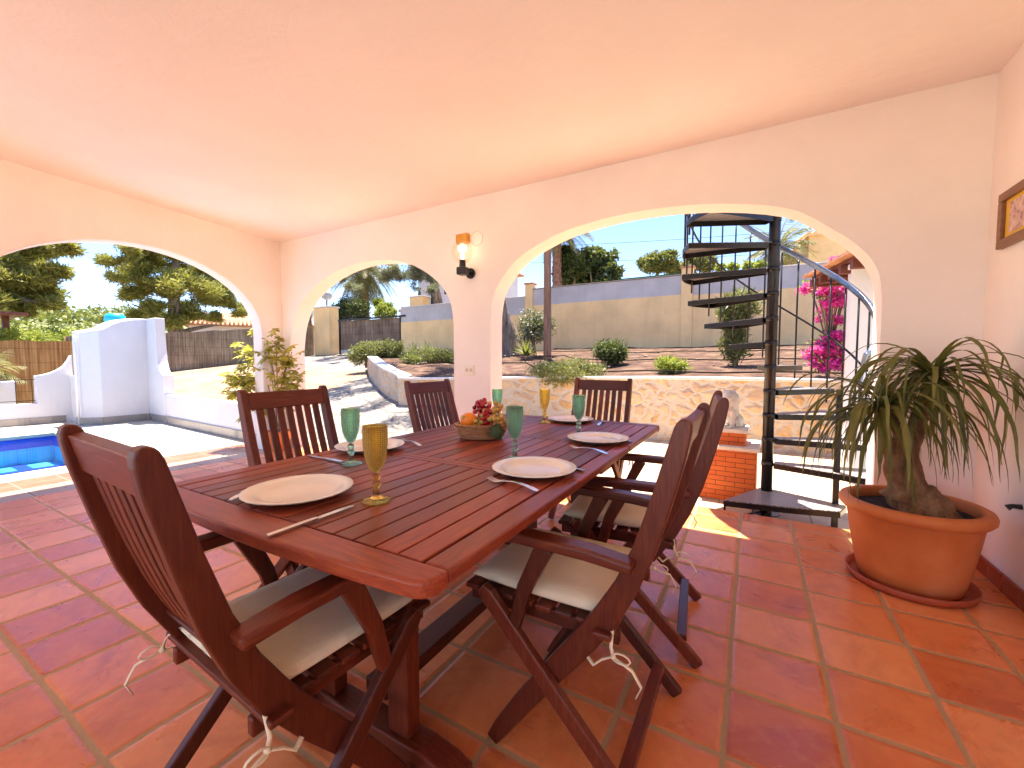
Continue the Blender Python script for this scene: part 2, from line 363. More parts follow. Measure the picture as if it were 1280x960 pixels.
PALML = foliage('palm_fronds', (.06, .065, .015), (.15, .14, .03), (.28, .24, .07), .25, 2)
PONY = foliage('ponytail_leaves', (.03, .045, .010), (.10, .115, .022), (.24, .23, .06), .2, 6)
CAUDEX = var('caudex_bark', (.09, .04, .018), (.28, .15, .075), 22, .95, 1.0, 30, .04, c3=(.42, .27, .14), stretch=(1, 1, .5))
PAINTW = var('white_paint', (.74, .73, .72), (.80, .79, .78), 4, .6)
ROOFT = var('clay_roof', (.40, .17, .08), (.58, .30, .17), 5, .85, .6, 12, .02)
GLASSD = var('dark_window', (.02, .03, .04), (.05, .06, .08), 2, .08)
BROWNW = var('brown_stained_timber', (.10, .025, .015), (.19, .055, .03), 8, .5, .3, 30, .004)
CYAN = var('turquoise_plastic', (.01, .42, .55), (.02, .50, .62), 5, .4)
STATUE = var('white_stone', (.62, .56, .47), (.80, .76, .68), 18, .8, .7, 30, .008)
GREENMESH = var('green_mesh', (.01, .07, .03), (.03, .14, .06), 30, .8)
ORANGE = var('orange_peel', (.85, .22, .01), (.90, .28, .015), 30, .4, .3, 220, .001)

def tinted(name, c, fac=.55, pat=True, rough=.08):
    """coloured pressed glass: tinted see-through body with glossy relief"""
    t = NT(name); tr = t.n('ShaderNodeBsdfTransparent'); tr.inputs[0].default_value = (*[min(1, q) for q in c], 1)
    t.set(Base_Color=tuple(c), Roughness=rough); t.p.inputs['Transmission Weight'].default_value = 1; t.p.inputs['IOR'].default_value = 1.42
    mx = t.n('ShaderNodeMixShader'); mx.inputs[0].default_value = 1-fac
    t.l(tr.outputs[0], mx.inputs[1]); t.l(t.p.outputs[0], mx.inputs[2]); t.l(mx.outputs[0], t.out.inputs[0])
    if pat:
        tc = t.n('ShaderNodeTexCoord'); sp = t.n('ShaderNodeSeparateXYZ'); t.l(tc.outputs['Object'], sp.inputs[0])
        an = t.math('ARCTAN2', sp.outputs[1], sp.outputs[0]); z = t.math('MULTIPLY', sp.outputs[2], 620)
        a = t.math('SINE', t.math('MULTIPLY_ADD', an, 14, z)); b = t.math('SINE', t.math('SUBTRACT', t.math('MULTIPLY', an, 14), z))
        d = t.math('MULTIPLY', a, b); t.bump(d, .8, .004)
        pass
    return t.m
GREENG = tinted('green_glass', (.66, .98, .82), .3, True, .12); AMBERG = tinted('amber_glass', (1.0, .86, .36), .3, True, .12)
GREENP = tinted('green_glass_plain', (.60, .97, .85), .25, False); AMBERP = tinted('amber_glass_plain', (1.0, .78, .25), .25, False)
CLEARG = tinted('clear_glass', (.97, .96, .93), .9, False, .02)
WATER = NT('pool_water'); _tr = WATER.n('ShaderNodeBsdfTransparent'); _tr.inputs[0].default_value = (.85, .98, 1, 1)
_gl = WATER.n('ShaderNodeBsdfGlossy'); _gl.inputs['Roughness'].default_value = .02; _fr = WATER.n('ShaderNodeFresnel'); _fr.inputs[0].default_value = 1.33
_mx = WATER.n('ShaderNodeMixShader'); _b = WATER.n('ShaderNodeBump'); _b.inputs['Strength'].default_value = .25; _b.inputs['Distance'].default_value = .02
WATER.l(WATER.noise(WATER.coord('Object'), 5, 3), _b.inputs['Height']); WATER.l(_b.outputs[0], _gl.inputs['Normal']); WATER.l(_b.outputs[0], _fr.inputs['Normal'])
WATER.l(WATER.math('MULTIPLY', _fr.outputs[0], .22), _mx.inputs[0]); WATER.l(_tr.outputs[0], _mx.inputs[1]); WATER.l(_gl.outputs[0], _mx.inputs[2]); WATER.l(_mx.outputs[0], WATER.out.inputs[0]); WATER = WATER.m
POOLT = NT('pool_mosaic'); _c = POOLT.coord('Object'); _bk = POOLT.n('ShaderNodeTexBrick'); _bk.inputs['Scale'].default_value = 8
_bk.inputs['Color1'].default_value = (.03, .38, .62, 1); _bk.inputs['Color2'].default_value = (.05, .46, .70, 1); _bk.inputs['Mortar'].default_value = (.14, .48, .62, 1); _bk.inputs['Mortar Size'].default_value = .02
POOLT.l(_c, _bk.inputs[0]); POOLT.set(Base_Color=_bk.outputs[0], Roughness=.4); POOLT = POOLT.m
POOLD = var('pool_stripe', (.006, .03, .36), (.01, .05, .48), 30, .4)
def brickmat():
    t = NT('orange_brick'); tc = t.n('ShaderNodeTexCoord'); sp = t.n('ShaderNodeSeparateXYZ'); t.l(tc.outputs['Object'], sp.inputs[0])
    cb = t.n('ShaderNodeCombineXYZ'); t.l(t.math('ADD', sp.outputs[0], sp.outputs[1]), cb.inputs[0]); t.l(sp.outputs[2], cb.inputs[1])
    b = t.n('ShaderNodeTexBrick'); b.inputs['Scale'].default_value = 1; b.inputs['Brick Width'].default_value = .155; b.inputs['Row Height'].default_value = .044
    b.inputs['Mortar Size'].default_value = .0022; b.inputs['Color1'].default_value = (.66, .16, .03, 1); b.inputs['Color2'].default_value = (.58, .12, .025, 1); b.inputs['Mortar'].default_value = (.12, .035, .015, 1)
    t.l(cb.outputs[0], b.inputs[0]); t.set(Base_Color=b.outputs[0], Roughness=.75); t.bump(t.math('SUBTRACT', 1.0, b.outputs['Fac']), .8, .006); return t.m
BRICKM = brickmat()

# ================================================================== GROUND
def ss(a, b, x):
    t = min(1, max(0, (x-a)/(b-a))); return t*t*(3-2*t)
def G(x, y):
    """height of driveway and drive yard: a ramp up to the street gate, level beside the house"""
    k = 1 - ss(-5.6, -3.4, x)                       # 1 on the drive, 0 by the stairs
    yy = min(y, 14.2)
    ramp = max(0, yy-3.6); ramp = .1*ramp*min(1, ramp/3) + .048*ramp
    far = ss(-11, -19, x)
    r = ramp*(1-far) + max(0, .117*(yy-1.4))*far
    return r*k - .14*(1 - ss(3.5, 6.5, y)*k)
def sheet(name, x0, x1, y0, y1, st, zf, mat, dz=0, kind='structure', mask=None):
    xs = np.arange(x0, x1+st*.5, st); ys = np.arange(y0, y1+st*.5, st); V = []; idx = {}; Fq = []
    for j, y in enumerate(ys):
        for i, x in enumerate(xs): V.append((x, y, zf(x, y)+dz))
    nx = len(xs)
    for j in range(len(ys)-1):
        for i in range(nx-1):
            if mask and not mask((xs[i]+xs[i+1])/2, (ys[j]+ys[j+1])/2): continue
            Fq.append((j*nx+i, j*nx+i+1, (j+1)*nx+i+1, (j+1)*nx+i))
    o = np_mesh(name, V, Fq, mat, smooth=True)
    if kind: o['kind'] = kind
    return o
WX0, WX1, WY, TH, CH = -5.248, 1.073, 3.239, .2, 2.605
def far_z(x, y):
    if y > 14: return 1.25
    return -.35 if y < 14 else 1.2
def terr(x, y):
    d = math.hypot(x, y)
    z = -.30 + 1.75*ss(11, 14.5, y) if x > -21 else -.3 + 1.2*ss(8, 16, y)
    if y > 14: z = 1.35
    return z
xs = sorted(set([-1500, -900, -500, -300, -200, -140, -100, -70, -50, -40, -34, -30] + list(range(-27, 20)) + [22, 28, 36, 50, 80, 140, 300, 600, 1500]))
ys = sorted(set([-1500, -500, -200, -80, -40, -20, -12] + list(range(-8, 26)) + [30, 40, 60, 90, 140, 220, 400, 800, 1500]))
V = [(x, y, terr(x, y)) for y in ys for x in xs]; nx = len(xs)
o = np_mesh('ground', V, [(j*nx+i, j*nx+i+1, (j+1)*nx+i+1, (j+1)*nx+i) for j in range(len(ys)-1) for i in range(nx-1) if not (-10 <= xs[i] and xs[i+1] < -5.9 and ys[j] >= -6 and ys[j+1] <= 3)], EARTH, smooth=True); o['kind'] = 'structure'
# tiled floor under the porch, threshold, pool deck, patio at the stairs
MB().box((-5.05, -2.7, -.12), (1.08, 3.439, 0)).build('floor', TERRA)['kind'] = 'structure'
MB().box((-5.45, -4.6, -.12), (-5.052, 3.20, -.001)).build('threshold_paving', BAND)['kind'] = 'structure'
MB().box((-5.90, -4.6, -.12), (-5.452, 3.20, -.003)).build('terrace_edge', TEDGE)['kind'] = 'structure'
MB().box((-5.05, -9, -.13), (6, -2.702, -.004)).build('bounce_terrace', BOUNCEPAVE)['kind'] = 'structure'  # unseen pale paving behind the camera, added to bounce light onto the ceiling
PXa, PXb, PYa, PYb = -9.42, -6.30, -5.0, 2.08
dk = MB()
for a, b in (((-10.95, -6.5), (PXa, 3.6)), ((PXb, -6.5), (-5.902, 3.6)), ((PXa, PYb), (PXb, 3.6)), ((PXa, -6.5), (PXb, PYa))):
    dk.box((a[0], a[1], -.12), (b[0], b[1], -.004))
dk.build('pool_deck', DECK)['kind'] = 'structure'
MB().box((-5.0, 3.441, -.30), (3.6, 7.0, -.15)).build('patio_paving', PATIO)['kind'] = 'structure'
# the retaining wall line, used by wall, bed and drive: (x, y, top z)
base_px = [(509, 507), (497, 503), (485, 496.6), (476, 489), (468, 480.6), (462, 472), (459, 463)]
path = []
for (px, py) in base_px:
    lo, hi = 4.0, 16.0
    for _ in range(40):
        m = (lo+hi)/2; p = PY(px, py, m)
        if p.z > G(p.x, p.y): lo = m
        else: hi = m
    path.append((p.x, p.y))
tops = [.80, .86, .93, 1.01, 1.10, 1.22, 1.30]
RW = [(3.6, 6.9, .875), (1.0, 6.87, .868), (-1.0, 6.87, .868), (-3.1, 6.92, .83)]
x0, y0 = path[0]
RW += [((-3.1+x0)/2, (6.92+y0)/2+.02, .81)]
RW += [(x, y, t) for (x, y), t in zip(path, tops)]
print('RW', [(round(a, 2), round(b, 2), c) for a, b, c in RW])
def smooth_path(P, n=5):
    out = []
    for i in range(len(P)-1):
        p0 = P[max(i-1, 0)]; p1 = P[i]; p2 = P[i+1]; p3 = P[min(i+2, len(P)-1)]
        for k in range(n):
            t = k/n; out.append(tuple(.5*((2*b) + (-a+c)*t + (2*a-5*b+4*c-d)*t*t + (-a+3*b-3*c+d)*t**3) for a, b, c, d in zip(p0, p1, p2, p3)))
    out.append(tuple(P[-1])); return out
RWs = smooth_path(RW)
def rw_y(x):
    for a, b in zip(RWs, RWs[1:]):
        if b[0] <= x <= a[0]: t = (x-b[0])/(a[0]-b[0]+1e-9); return b[1]+(a[1]-b[1])*t
    return None
XE, YE = RWs[-1][0], RWs[-1][1]
DY = 13.5
sheet('driveway', -19.6, -3.0, 3.6, 14.4, .4, G, CRAZY, .012)
sheet('drive_yard', -19.4, -5.4, 3.2, 9.6, .4, G, SAND, .02, mask=lambda x, y: x < -7.2 - max(0, y-4)*.55 or (y < 4.2 and x < -5.6))
# garden bed behind the retaining wall
BV = []; BF = []; nb = 16
for i, p in enumerate(RWs):
    if p[0] > 3.3 and i == 0: pass
    nxt = RWs[min(i+1, len(RWs)-1)]; prv = RWs[max(i-1, 0)]
    xt = p[0] if p[0] > XE+1.6 else p[0]
    yt = DY-.02
    ztop = 1.55 if p[0] > -6 else 1.49
    for j in range(nb+1):
        t = j/nb; x = p[0]+.12*(1-t) ; y = (p[1]+.16) + (yt-p[1]-.16)*t
        z = (p[2]-.07)*(1-t) + ztop*t + .035*noise.noise(Vector((x*1.3, y*1.3, 0))) + .02*noise.noise(Vector((x*5, y*5, 2)))
        BV.append((x, y, z))
for i in range(len(RWs)-1):
    for j in range(nb): BF.append((i*(nb+1)+j, i*(nb+1)+j+1, (i+1)*(nb+1)+j+1, (i+1)*(nb+1)+j))
o = np_mesh('garden_bed', BV, BF, SOIL, smooth=True); o['kind'] = 'structure'
def bed_z(x, y):
    yr = rw_y(max(min(x, 3.3), XE)) or 6.15
    zr = .82 if x > -4 else .95
    t = max(0, min(1, (y-yr)/(DY-yr))); return zr*(1-t) + 1.53*t
# strip where the bed's western tip meets the drive in front of the street wall
tip = MB(); tip.prism([(XE-.1, YE), (XE+2.2, YE+.1), (XE+2.2, DY-.02), (XE-.5, DY-.02)], .9, [1.32, 1.34, 1.47, 1.47]); tip.build('bed_corner', SOIL)['kind'] = 'structure'

# retaining wall
rw = empty('retaining_wall', (0, 0, 0), 0, 'curved retaining wall of ochre rubble with pale lime capping, below the garden bed', 'wall')
m = MB(); c = MB()
def wall_along(mb, P, th, zb, zt):
    L = []; 
    for i, p in enumerate(P):
        a = P[max(i-1, 0)]; b = P[min(i+1, len(P)-1)]; dx, dy = b[0]-a[0], b[1]-a[1]; l = math.hypot(dx, dy) or 1
        nx_, ny_ = dy/l, -dx/l      # to the bed side when walking west
        L.append((p, (nx_, ny_)))
    vs = []
    for (p, n_) in L:
        o0, o1 = th
        vs += [(p[0]+n_[0]*o0, p[1]+n_[1]*o0, zb(p)), (p[0]+n_[0]*o1, p[1]+n_[1]*o1, zb(p)), (p[0]+n_[0]*o1, p[1]+n_[1]*o1, zt(p)), (p[0]+n_[0]*o0, p[1]+n_[1]*o0, zt(p))]
    k = len(L); fs = [(0, 1, 2, 3), (4*k-1, 4*k-2, 4*k-3, 4*k-4)]
    for i in range(k-1):
        for q in range(4): fs.append((4*i+q, 4*i+(q+1) % 4, 4*(i+1)+(q+1) % 4, 4*(i+1)+q))
    mb.add(vs, fs)
wall_along(m, RWs, (0, -.22) if False else (0, .22), lambda p: -.2, lambda p: p[2]-.045)
# decide which side is the bed by testing normals
m = MB(); c = MB()
wall_along(m, RWs, (0, .24), lambda p: -.2, lambda p: p[2]-.045); wall_along(c, RWs, (-.02, .26), lambda p: p[2]-.046, lambda p: p[2])
m.build('stone_facing', STONE, rw); c.build('coping', LIMECAP, rw, bevel=.012)

# ================================================================== PORCH
porch = empty('porch', (-2, 1, 0), 0, 'peach plastered porch around the table, with a flat ceiling and wide round arches', 'porch')
off = Vector((2, -1, 0))
def pb(mb, name, mat, **k): o = mb.build(name, mat, porch, **k); o.location = off; return o
def catmull(P, n=4): return smooth_path(P, n)
def arch_wall(spans, u0, u1, f0, f1, ztop, T):
    """solid wall along u from u0 to u1; faces at v=f0 and f1; openings are (u,z) polylines from left foot to right foot"""
    mb = MB(); zt = ztop if callable(ztop) else (lambda u: ztop)
    def quadbox(ua, za0, ub, zb0):      # column piece between (ua,za0) and (ub,zb0) up to ceiling
        vs = [T(ua, f0, za0), T(ub, f0, zb0), T(ub, f0, zt(ub)), T(ua, f0, zt(ua)), T(ua, f1, za0), T(ub, f1, zb0), T(ub, f1, zt(ub)), T(ua, f1, zt(ua))]
        mb.add(vs, [(0, 1, 2, 3), (4, 5, 6, 7), (0, 1, 5, 4), (3, 2, 6, 7)])
    cur = u0
    def solid(a, b, za, zb):
        n = max(1, int((b-a)/.5))
        def lv(u):
            t = (u-a)/(b-a+1e-9); return [-.1, .3, .8, za*(1-t)+zb*t, zt(u)]
        for i in range(n):
            ua = a+(b-a)*i/n; ub = a+(b-a)*(i+1)/n; A = lv(ua); B = lv(ub)
            for q in range(4):
                for f in (f0, f1): mb.add([T(ua, f, A[q]), T(ub, f, B[q]), T(ub, f, B[q+1]), T(ua, f, A[q+1])], [(0, 1, 2, 3)])
            mb.add([T(ua, f0, A[4]), T(ub, f0, B[4]), T(ub, f1, B[4]), T(ua, f1, A[4])], [(0, 1, 2, 3)])
    zprev = spans[0][0][1]
    for arc in spans:
        solid(cur, arc[0][0], zprev, arc[0][1]); zprev = arc[-1][1]
        for (a, b) in zip(arc, arc[1:]): quadbox(a[0], a[1], b[0], b[1])
        for (ux, z) in (arc[0], arc[-1]):
            zz = [-.1, .3, .8, z]
            for q in range(3): mb.add([T(ux, f0, zz[q]), T(ux, f1, zz[q]), T(ux, f1, zz[q+1]), T(ux, f0, zz[q+1])], [(0, 1, 2, 3)])
        cur = arc[-1][0]
    solid(cur, u1, zprev, zprev)
    return mb
A2 = [(-5.10, 1.15), (-5.092, 1.306), (-5.011, 1.60), (-4.78, 1.882), (-4.324, 2.097), (-3.81, 2.188), (-3.311, 2.16), (-2.98, 2.06), (-2.70, 1.885), (-2.545, 1.69), (-2.503, 1.48), (-2.499, 1.3)]
A3 = [(-2.080, 1.40), (-2.065, 1.615), (-2.0, 1.785), (-1.807, 1.985), (-1.539, 2.11), (-1.249, 2.183), (-.819, 2.218), (-.323, 2.19), (.155, 2.078), (.409, 1.9), (.545, 1.77), (.622, 1.64), (.645, 1.50), (.649, 1.35)]
LA = [(1.83-1.145*math.cos(math.pi*k/26), 1.45+.80*math.sin(math.pi*k/26)) for k in range(27)]
LA[0] = (.684, 1.449); LA[-1] = (2.976, 1.449)
LA2 = [(-1.35-1.145*math.cos(math.pi*k/26), 1.45+.80*math.sin(math.pi*k/26)) for k in range(27)]
LA3 = [(u-3.1, z) for u, z in LA2]
def ceil_z(x, y):
    k = ss(-1.5, -5.3, x); d = max(0, 3.239-y); return CH + k*min(.16, .048*d) 
bw = arch_wall([catmull(A2), catmull(A3)], WX0-TH, WX1+.15, WY, WY+TH, CH+.10, lambda u, v, z: (u, v, z))
pb(bw, 'arched_wall', WALLIN, bevel=.014, weld=.0005)
lw = arch_wall([LA2, LA], -2.6, WY, WX0, WX0-TH, CH+.25, lambda u, v, z: (v, u, z))
pb(lw, 'arched_wall', WALLIN, bevel=.014, weld=.0005)
pb(MB().box((WX1, -1.2, -.1), (WX1+.16, WY, CH+.1)), 'plain_wall', WALLIN)
# ceiling as a gently uneven plastered slab
cv = []; cxn, cyn = 40, 48
for j in range(cyn+1):
    for i in range(cxn+1):
        x = WX0-.01 + (WX1-WX0+.02)*i/cxn; y = -2.6 + (WY+.01+2.6)*j/cyn
        cv.append((x, y, ceil_z(x, y) + .004*noise.noise(Vector((x*.9, y*.9, 5)))))
cf = [(j*(cxn+1)+i, j*(cxn+1)+i+1, (j+1)*(cxn+1)+i+1, (j+1)*(cxn+1)+i) for j in range(cyn) for i in range(cxn)]
o = np_mesh('ceiling', cv, cf, CEIL, porch, smooth=True); o.location = off
pb(MB().box((WX0-.45, -2.8, CH+.26), (WX1+.4, WY+.25, CH+.42)), 'roof_slab', WHITEPL)
pb(MB().box((WX1-.014, -1.2, 0.0005), (WX1-.0005, WY-.015, .085)), 'skirting', SKIRT, bevel=.003)
pb(MB().box((.67, WY-.014, 0.0005), (WX1-.015, WY-.0005, .085)), 'skirting', SKIRT, bevel=.003)

# ================================================================== TABLE
TX0, TX1, TY0, TY1, TZ = -1.495, -.445, .475, 2.50, .74
tcx, tcy = (TX0+TX1)/2, (TY0+TY1)/2
table = empty('dining_table', (tcx, tcy, 0), 0, 'long reddish brown slatted hardwood table set for lunch in the middle of the porch', 'table')
def tb(mb, name, mat, **k): o = mb.build(name, mat, table, **k); o.location = (-tcx, -tcy, 0); return o
S1, S2 = 1.185, 1.785
FR = .085; ZT = .027
def frame_long(x0, x1): return MB().box((x0, TY0+FR+.002, TZ-ZT), (x1, TY1-FR-.002, TZ))
for (x0, x1) in ((TX0, TX0+.06), (TX1-.06, TX1)):
    for (a, b) in ((TY0+FR+.0005, S1-.0015), (S1+.0015, S2-.0015), (S2+.0015, TY1-FR-.0005)):
        tb(MB().box((x0, a, TZ-ZT), (x1, b, TZ)), 'side_board', T_Y, bevel=.007, seg=3)
for sgn, ye in ((-1, TY0), (1, TY1)):          # end boards with a slightly bowed outer edge and rounded corners
    n = 18; out = []; rc = .038; hwid = (TX1-TX0)/2
    for k in range(n+1):
        u = (k/n*2-1); x = u*(hwid-rc); out.append((tcx+x, ye - sgn*.026*(x/hwid)**2))
    ex, ey = out[-1]
    arcr = [(ex+rc*math.sin(q), ey-sgn*rc*(1-math.cos(q))) for q in [math.pi/2*(k+1)/7 for k in range(7)]]
    arcl = [(2*tcx-x, y) for x, y in arcr][::-1]
    out = arcl + out + arcr
    yi = ye - sgn*FR
    poly = out + [(TX1, yi), (TX0, yi)]
    tb(MB().prism(poly, TZ-ZT-.004, TZ+.0008), 'end_board', T_X, bevel=.007, seg=3)
ns = 15; xa, xb = TX0+.064, TX1-.064
for (a, b) in ((TY0+FR+.003, S1-.03), (S1+.03, S2-.03), (S2+.03, TY1-FR-.003)):
    sl = MB(); w = (xb-xa)/ns
    for k in range(ns): sl.box((xa+k*w+.0022, a, TZ-.022), (xa+(k+1)*w-.0022, b, TZ-.0006))
    tb(sl, 'slat_panel', T_Y, bevel=.0025)
for s_ in (S1, S2):
    tb(MB().box((xa, s_-.028, TZ-ZT), (xb, s_-.0012, TZ)), 'cross_rail', T_X, bevel=.002)
    tb(MB().box((xa, s_+.0012, TZ-ZT), (xb, s_+.028, TZ)), 'cross_rail', T_X, bevel=.002)
for x in (TX0+.09, TX1-.09): tb(MB().box((x-.013, .62, TZ-.09), (x+.013, 2.36, TZ-.029)), 'apron', T_Y, bevel=.003)
for y in (.82, 2.16):
    for x in (-.815, -1.115):
        tb(MB().box((x-.0375, y-.024, .0805), (x+.0375, y+.024, TZ-.08)), 'post', W_Z, bevel=.004)
    fo = MB(); L_ = .36
    fo.stripsolid([(tcx-L_, .03), (tcx-L_+.05, .037), (tcx-.24, .042), (tcx+.24, .042), (tcx+L_-.05, .037), (tcx+L_, .03)], [.044, .066, .076, .076, .066, .044], y-.038, y+.038)
    tb(fo, 'foot', W_X, bevel=.006)
    tb(MB().box((tcx-.36, y-.03, TZ-.079), (tcx+.36, y+.03, TZ-.03)), 'bearer', W_X, bevel=.004)
tb(MB().box((tcx-.045, .86, .082), (tcx+.045, 2.12, .128)), 'stretcher', W_Y, bevel=.004)

# ================================================================== CHAIRS
# local frame: +x is forward, top of the back at x=-.30
def cham(a, b): return 0
STC = [(-.3165, .975), (-.316, .970), (-.3145, .962), (-.311, .948), (-.30, .90), (-.268, .78), (-.232, .66), (-.190, .56), (-.140, .47), (-.07, .37), (.01, .265), (.09, .155), (.155, .06), (.185, .012)]
STW = [.012, .024, .033, .039, .044, .047, .051, .056, .062, .062, .058, .054, .048, .036]
def interp_st(z):
    for (a, b) in zip(STC, STC[1:]):
        if b[1] <= z <= a[1]: t = (z-b[1])/(a[1]-b[1]); return b[0]+(a[0]-b[0])*t
    return STC[0][0]
def make_chair():
    r = empty('folding_chair', (0, 0, 0))
    for s in (-1, 1):
        y = s*.203
        MB().stripsolid(STC, STW, y-.016, y+.016).build('stile', W_Z, r, bevel=.007, seg=3)
        yo = s*.232
        MB().stripsolid([(.205, .468), (.185, .452), (.0, .262), (-.255, .008)], [.030, .046, .044, .040], yo-.0125, yo+.0125).build('rear_leg', W_Z, r, bevel=.005)
        am = MB().stripsolid([(-.215, .628), (-.10, .638), (.06, .640), (.17, .636), (.19, .630)], [.026, .030, .030, .028, .018], yo-.028, yo+.026)
        am.build('armrest', W_X, r, bevel=.008, seg=3)
        MB().stripsolid([(-.005+.0, .624), (.055, .50), (.088, .375)], [.05, .042, .038], yo-.0365*s-.011, yo-.0365*s+.011) if False else None
        MB().stripsolid([(.01, .626), (.07, .50), (.100, .388)], [.050, .040, .034], yo-.0112, yo+.0112).build('arm_support', W_Z, r, bevel=.004)
        MB().box((-.17, y*.86-.011, .395), (.275, y*.86+.011, .432)).build('seat_rail', W_X, r, bevel=.004)
    # backrest: top rail, slats, lower rail
    for (za, zb) in ((.958, .882), (.53, .475)): MB().stripsolid([(interp_st(za)+.004, za), (interp_st(zb)+.004, zb)], [.024, .024], -.186, .186).build('back_rail', W_Y, r, bevel=.003)
    for k in range(7):
        yy = -.186 + .372*(k+.5+.0)/7.0*1.0; yy = (k-3)*.0468
        MB().stripsolid([(interp_st(z)+.004, z) for z in (.884, .80, .72, .64, .57, .528)], [.012]*6, yy-.0155, yy+.0155).build('back_slat', W_Z, r, bevel=.002)
    st = MB()
    for k in range(8):
        x = -.165 + k*.0575; st.box((x, -.205 if k else -.24, .4325), (x+.046, .205 if k else .24, .4475))
    st.build('seat_slats', W_Y, r, bevel=.004)
    MB().box((-.213, -.2185, .075), (-.178, .2185, .10)).build('foot_rail', W_Y, r, bevel=.003)
    MB().box((.055, -.186, .17), (.085, .186, .20)).build('foot_rail', W_Y, r, bevel=.003)
    # cushion: pillow shaped pad with piped edge and cloth ties
    vs = []; fs = []; N = 22
    def padz(u, v): return .0235*(max(0, (1-abs(u)**7))*max(0, (1-abs(v)**7)))**.55
    for side in (1, -1):
        for j in range(N+1):
            for i in range(N+1):
                u = i/N*2-1; v = j/N*2-1
                sx = 1 - .018*(v*v) ; sy = 1 - .018*(u*u)
                wr = .0022*noise.noise(Vector((u*4, v*4, side*3)))+.0018*noise.noise(Vector((u*11, v*9, side)))
                vs.append((.055+u*.215*sx, v*.196*sy, (.4715) + side*(padz(u, v)+ (wr if side > 0 else 0))))
    W = N+1
    for s_ in range(2):
        for j in range(N):
            for i in range(N):
                q = [s_*W*W+j*W+i, s_*W*W+j*W+i+1, s_*W*W+(j+1)*W+i+1, s_*W*W+(j+1)*W+i]; fs.append(tuple(q if s_ == 0 else q[::-1]))
    cu = MB().add(vs, fs, True).build('cushion', CUSH, r, weld=.0008)
    for s in (-1, 1):
        t = MB(); x0, y0, z0 = -.155, s*.190, .462
        kx, ky, kz = -.172, s*.236, .405
        t.tube([(x0, y0, z0), (x0-.008, s*.222, .445), (kx+.006, s*.240, .425), (kx, ky+s*.006, kz)], .0042, 6, flat=.5)
        for (a, b, c_) in (((-.06, .012, -.012), (-.085, .010, -.045), (-.07, .008, -.075)), ((.030, .010, -.010), (.055, .012, -.03), (.075, .008, -.018))):
            t.tube([(kx, ky+s*.006, kz)] + [(kx+q[0]*.8, ky+s*(q[1]+.004), kz+q[2]) for q in (a, b, c_)], [.004, .0055, .0055, .005], 6, flat=.35)
        lp = [(kx+.022*math.cos(a)-.02, ky+s*.012, kz+.012*math.sin(a)+.004) for a in [math.pi*2*k/10 for k in range(10)]]
        t.tube(lp, .0035, 6, flat=.5)
        t.sphere((kx, ky+s*.006, kz), .007, 8, 6)
        t.build('tie', CUSH, cu)
    return r
chair0 = make_chair()
chair_spots = [((-.968, .588), 87, 'slatted folding armchair at the near end of the table, seen from behind'),
    ((-1.66, 1.225), 0, 'slatted folding chair on the pool side of the table, nearer the camera'),
    ((-1.64, 2.24), 0, 'slatted folding chair on the pool side, before the pillar with the socket'),
    ((-.985, 2.80), -90, 'slatted folding chair at the far end of the table, against the stone wall view'),
    ((-.440, 1.19), 180, 'slatted folding armchair on the staircase side of the table, nearer the camera'),
    ((-.418, 1.80), 186, 'slatted folding armchair on the staircase side of the table, farther of two')]
for i, ((x, y), a, lab) in enumerate(chair_spots):
    o = chair0 if i == 0 else copy_tree(chair0)
    o.location = (x, y, 0); o.rotation_euler = (0, 0, R(a)); tag(o, lab, 'chair', 'folding chairs around the dining table')

# ================================================================== TABLEWARE
def lathe_thing(name, prof, mat, loc, n=48, parent=None, **k):
    o = MB().lathe(prof, n, **k).build(name, mat, parent); o.location = loc; return o
PLP = [(0, .004), (.085, .004), (.092, .006), (.105, .0145), (.112, .0165), (.134, .0205), (.138, .0195), (.136, .017), (.110, .011), (.090, .001), (.08, 0), (.076, .0015), (0, .0015)]
plates = [((-1.055, .685), 'cream plate at the near head of the table, between fork and knife'), ((-.61, 1.21), 'cream plate at the table edge in front of the nearer staircase-side chair'),
    ((-.60, 1.83), 'cream plate at the table edge in front of the farther staircase-side chair'), ((-.945, 2.36), 'cream plate at the far end of the table'),
    ((-1.36, 1.20), 'cream plate on the pool side of the table, half behind the flutes')]
pl0 = None
for (x, y), lab in plates:
    if pl0 is None: pl0 = MB().lathe(PLP, 64, wob=lambda a, z: .006*math.cos(a*24) if z > .016 else 0).build('plate', CREAMCER); o = pl0
    else: o = pl0.copy(); col.objects.link(o)
    o.location = (x, y, TZ+.001); tag(o, lab, 'plate', 'plates laid on the table')
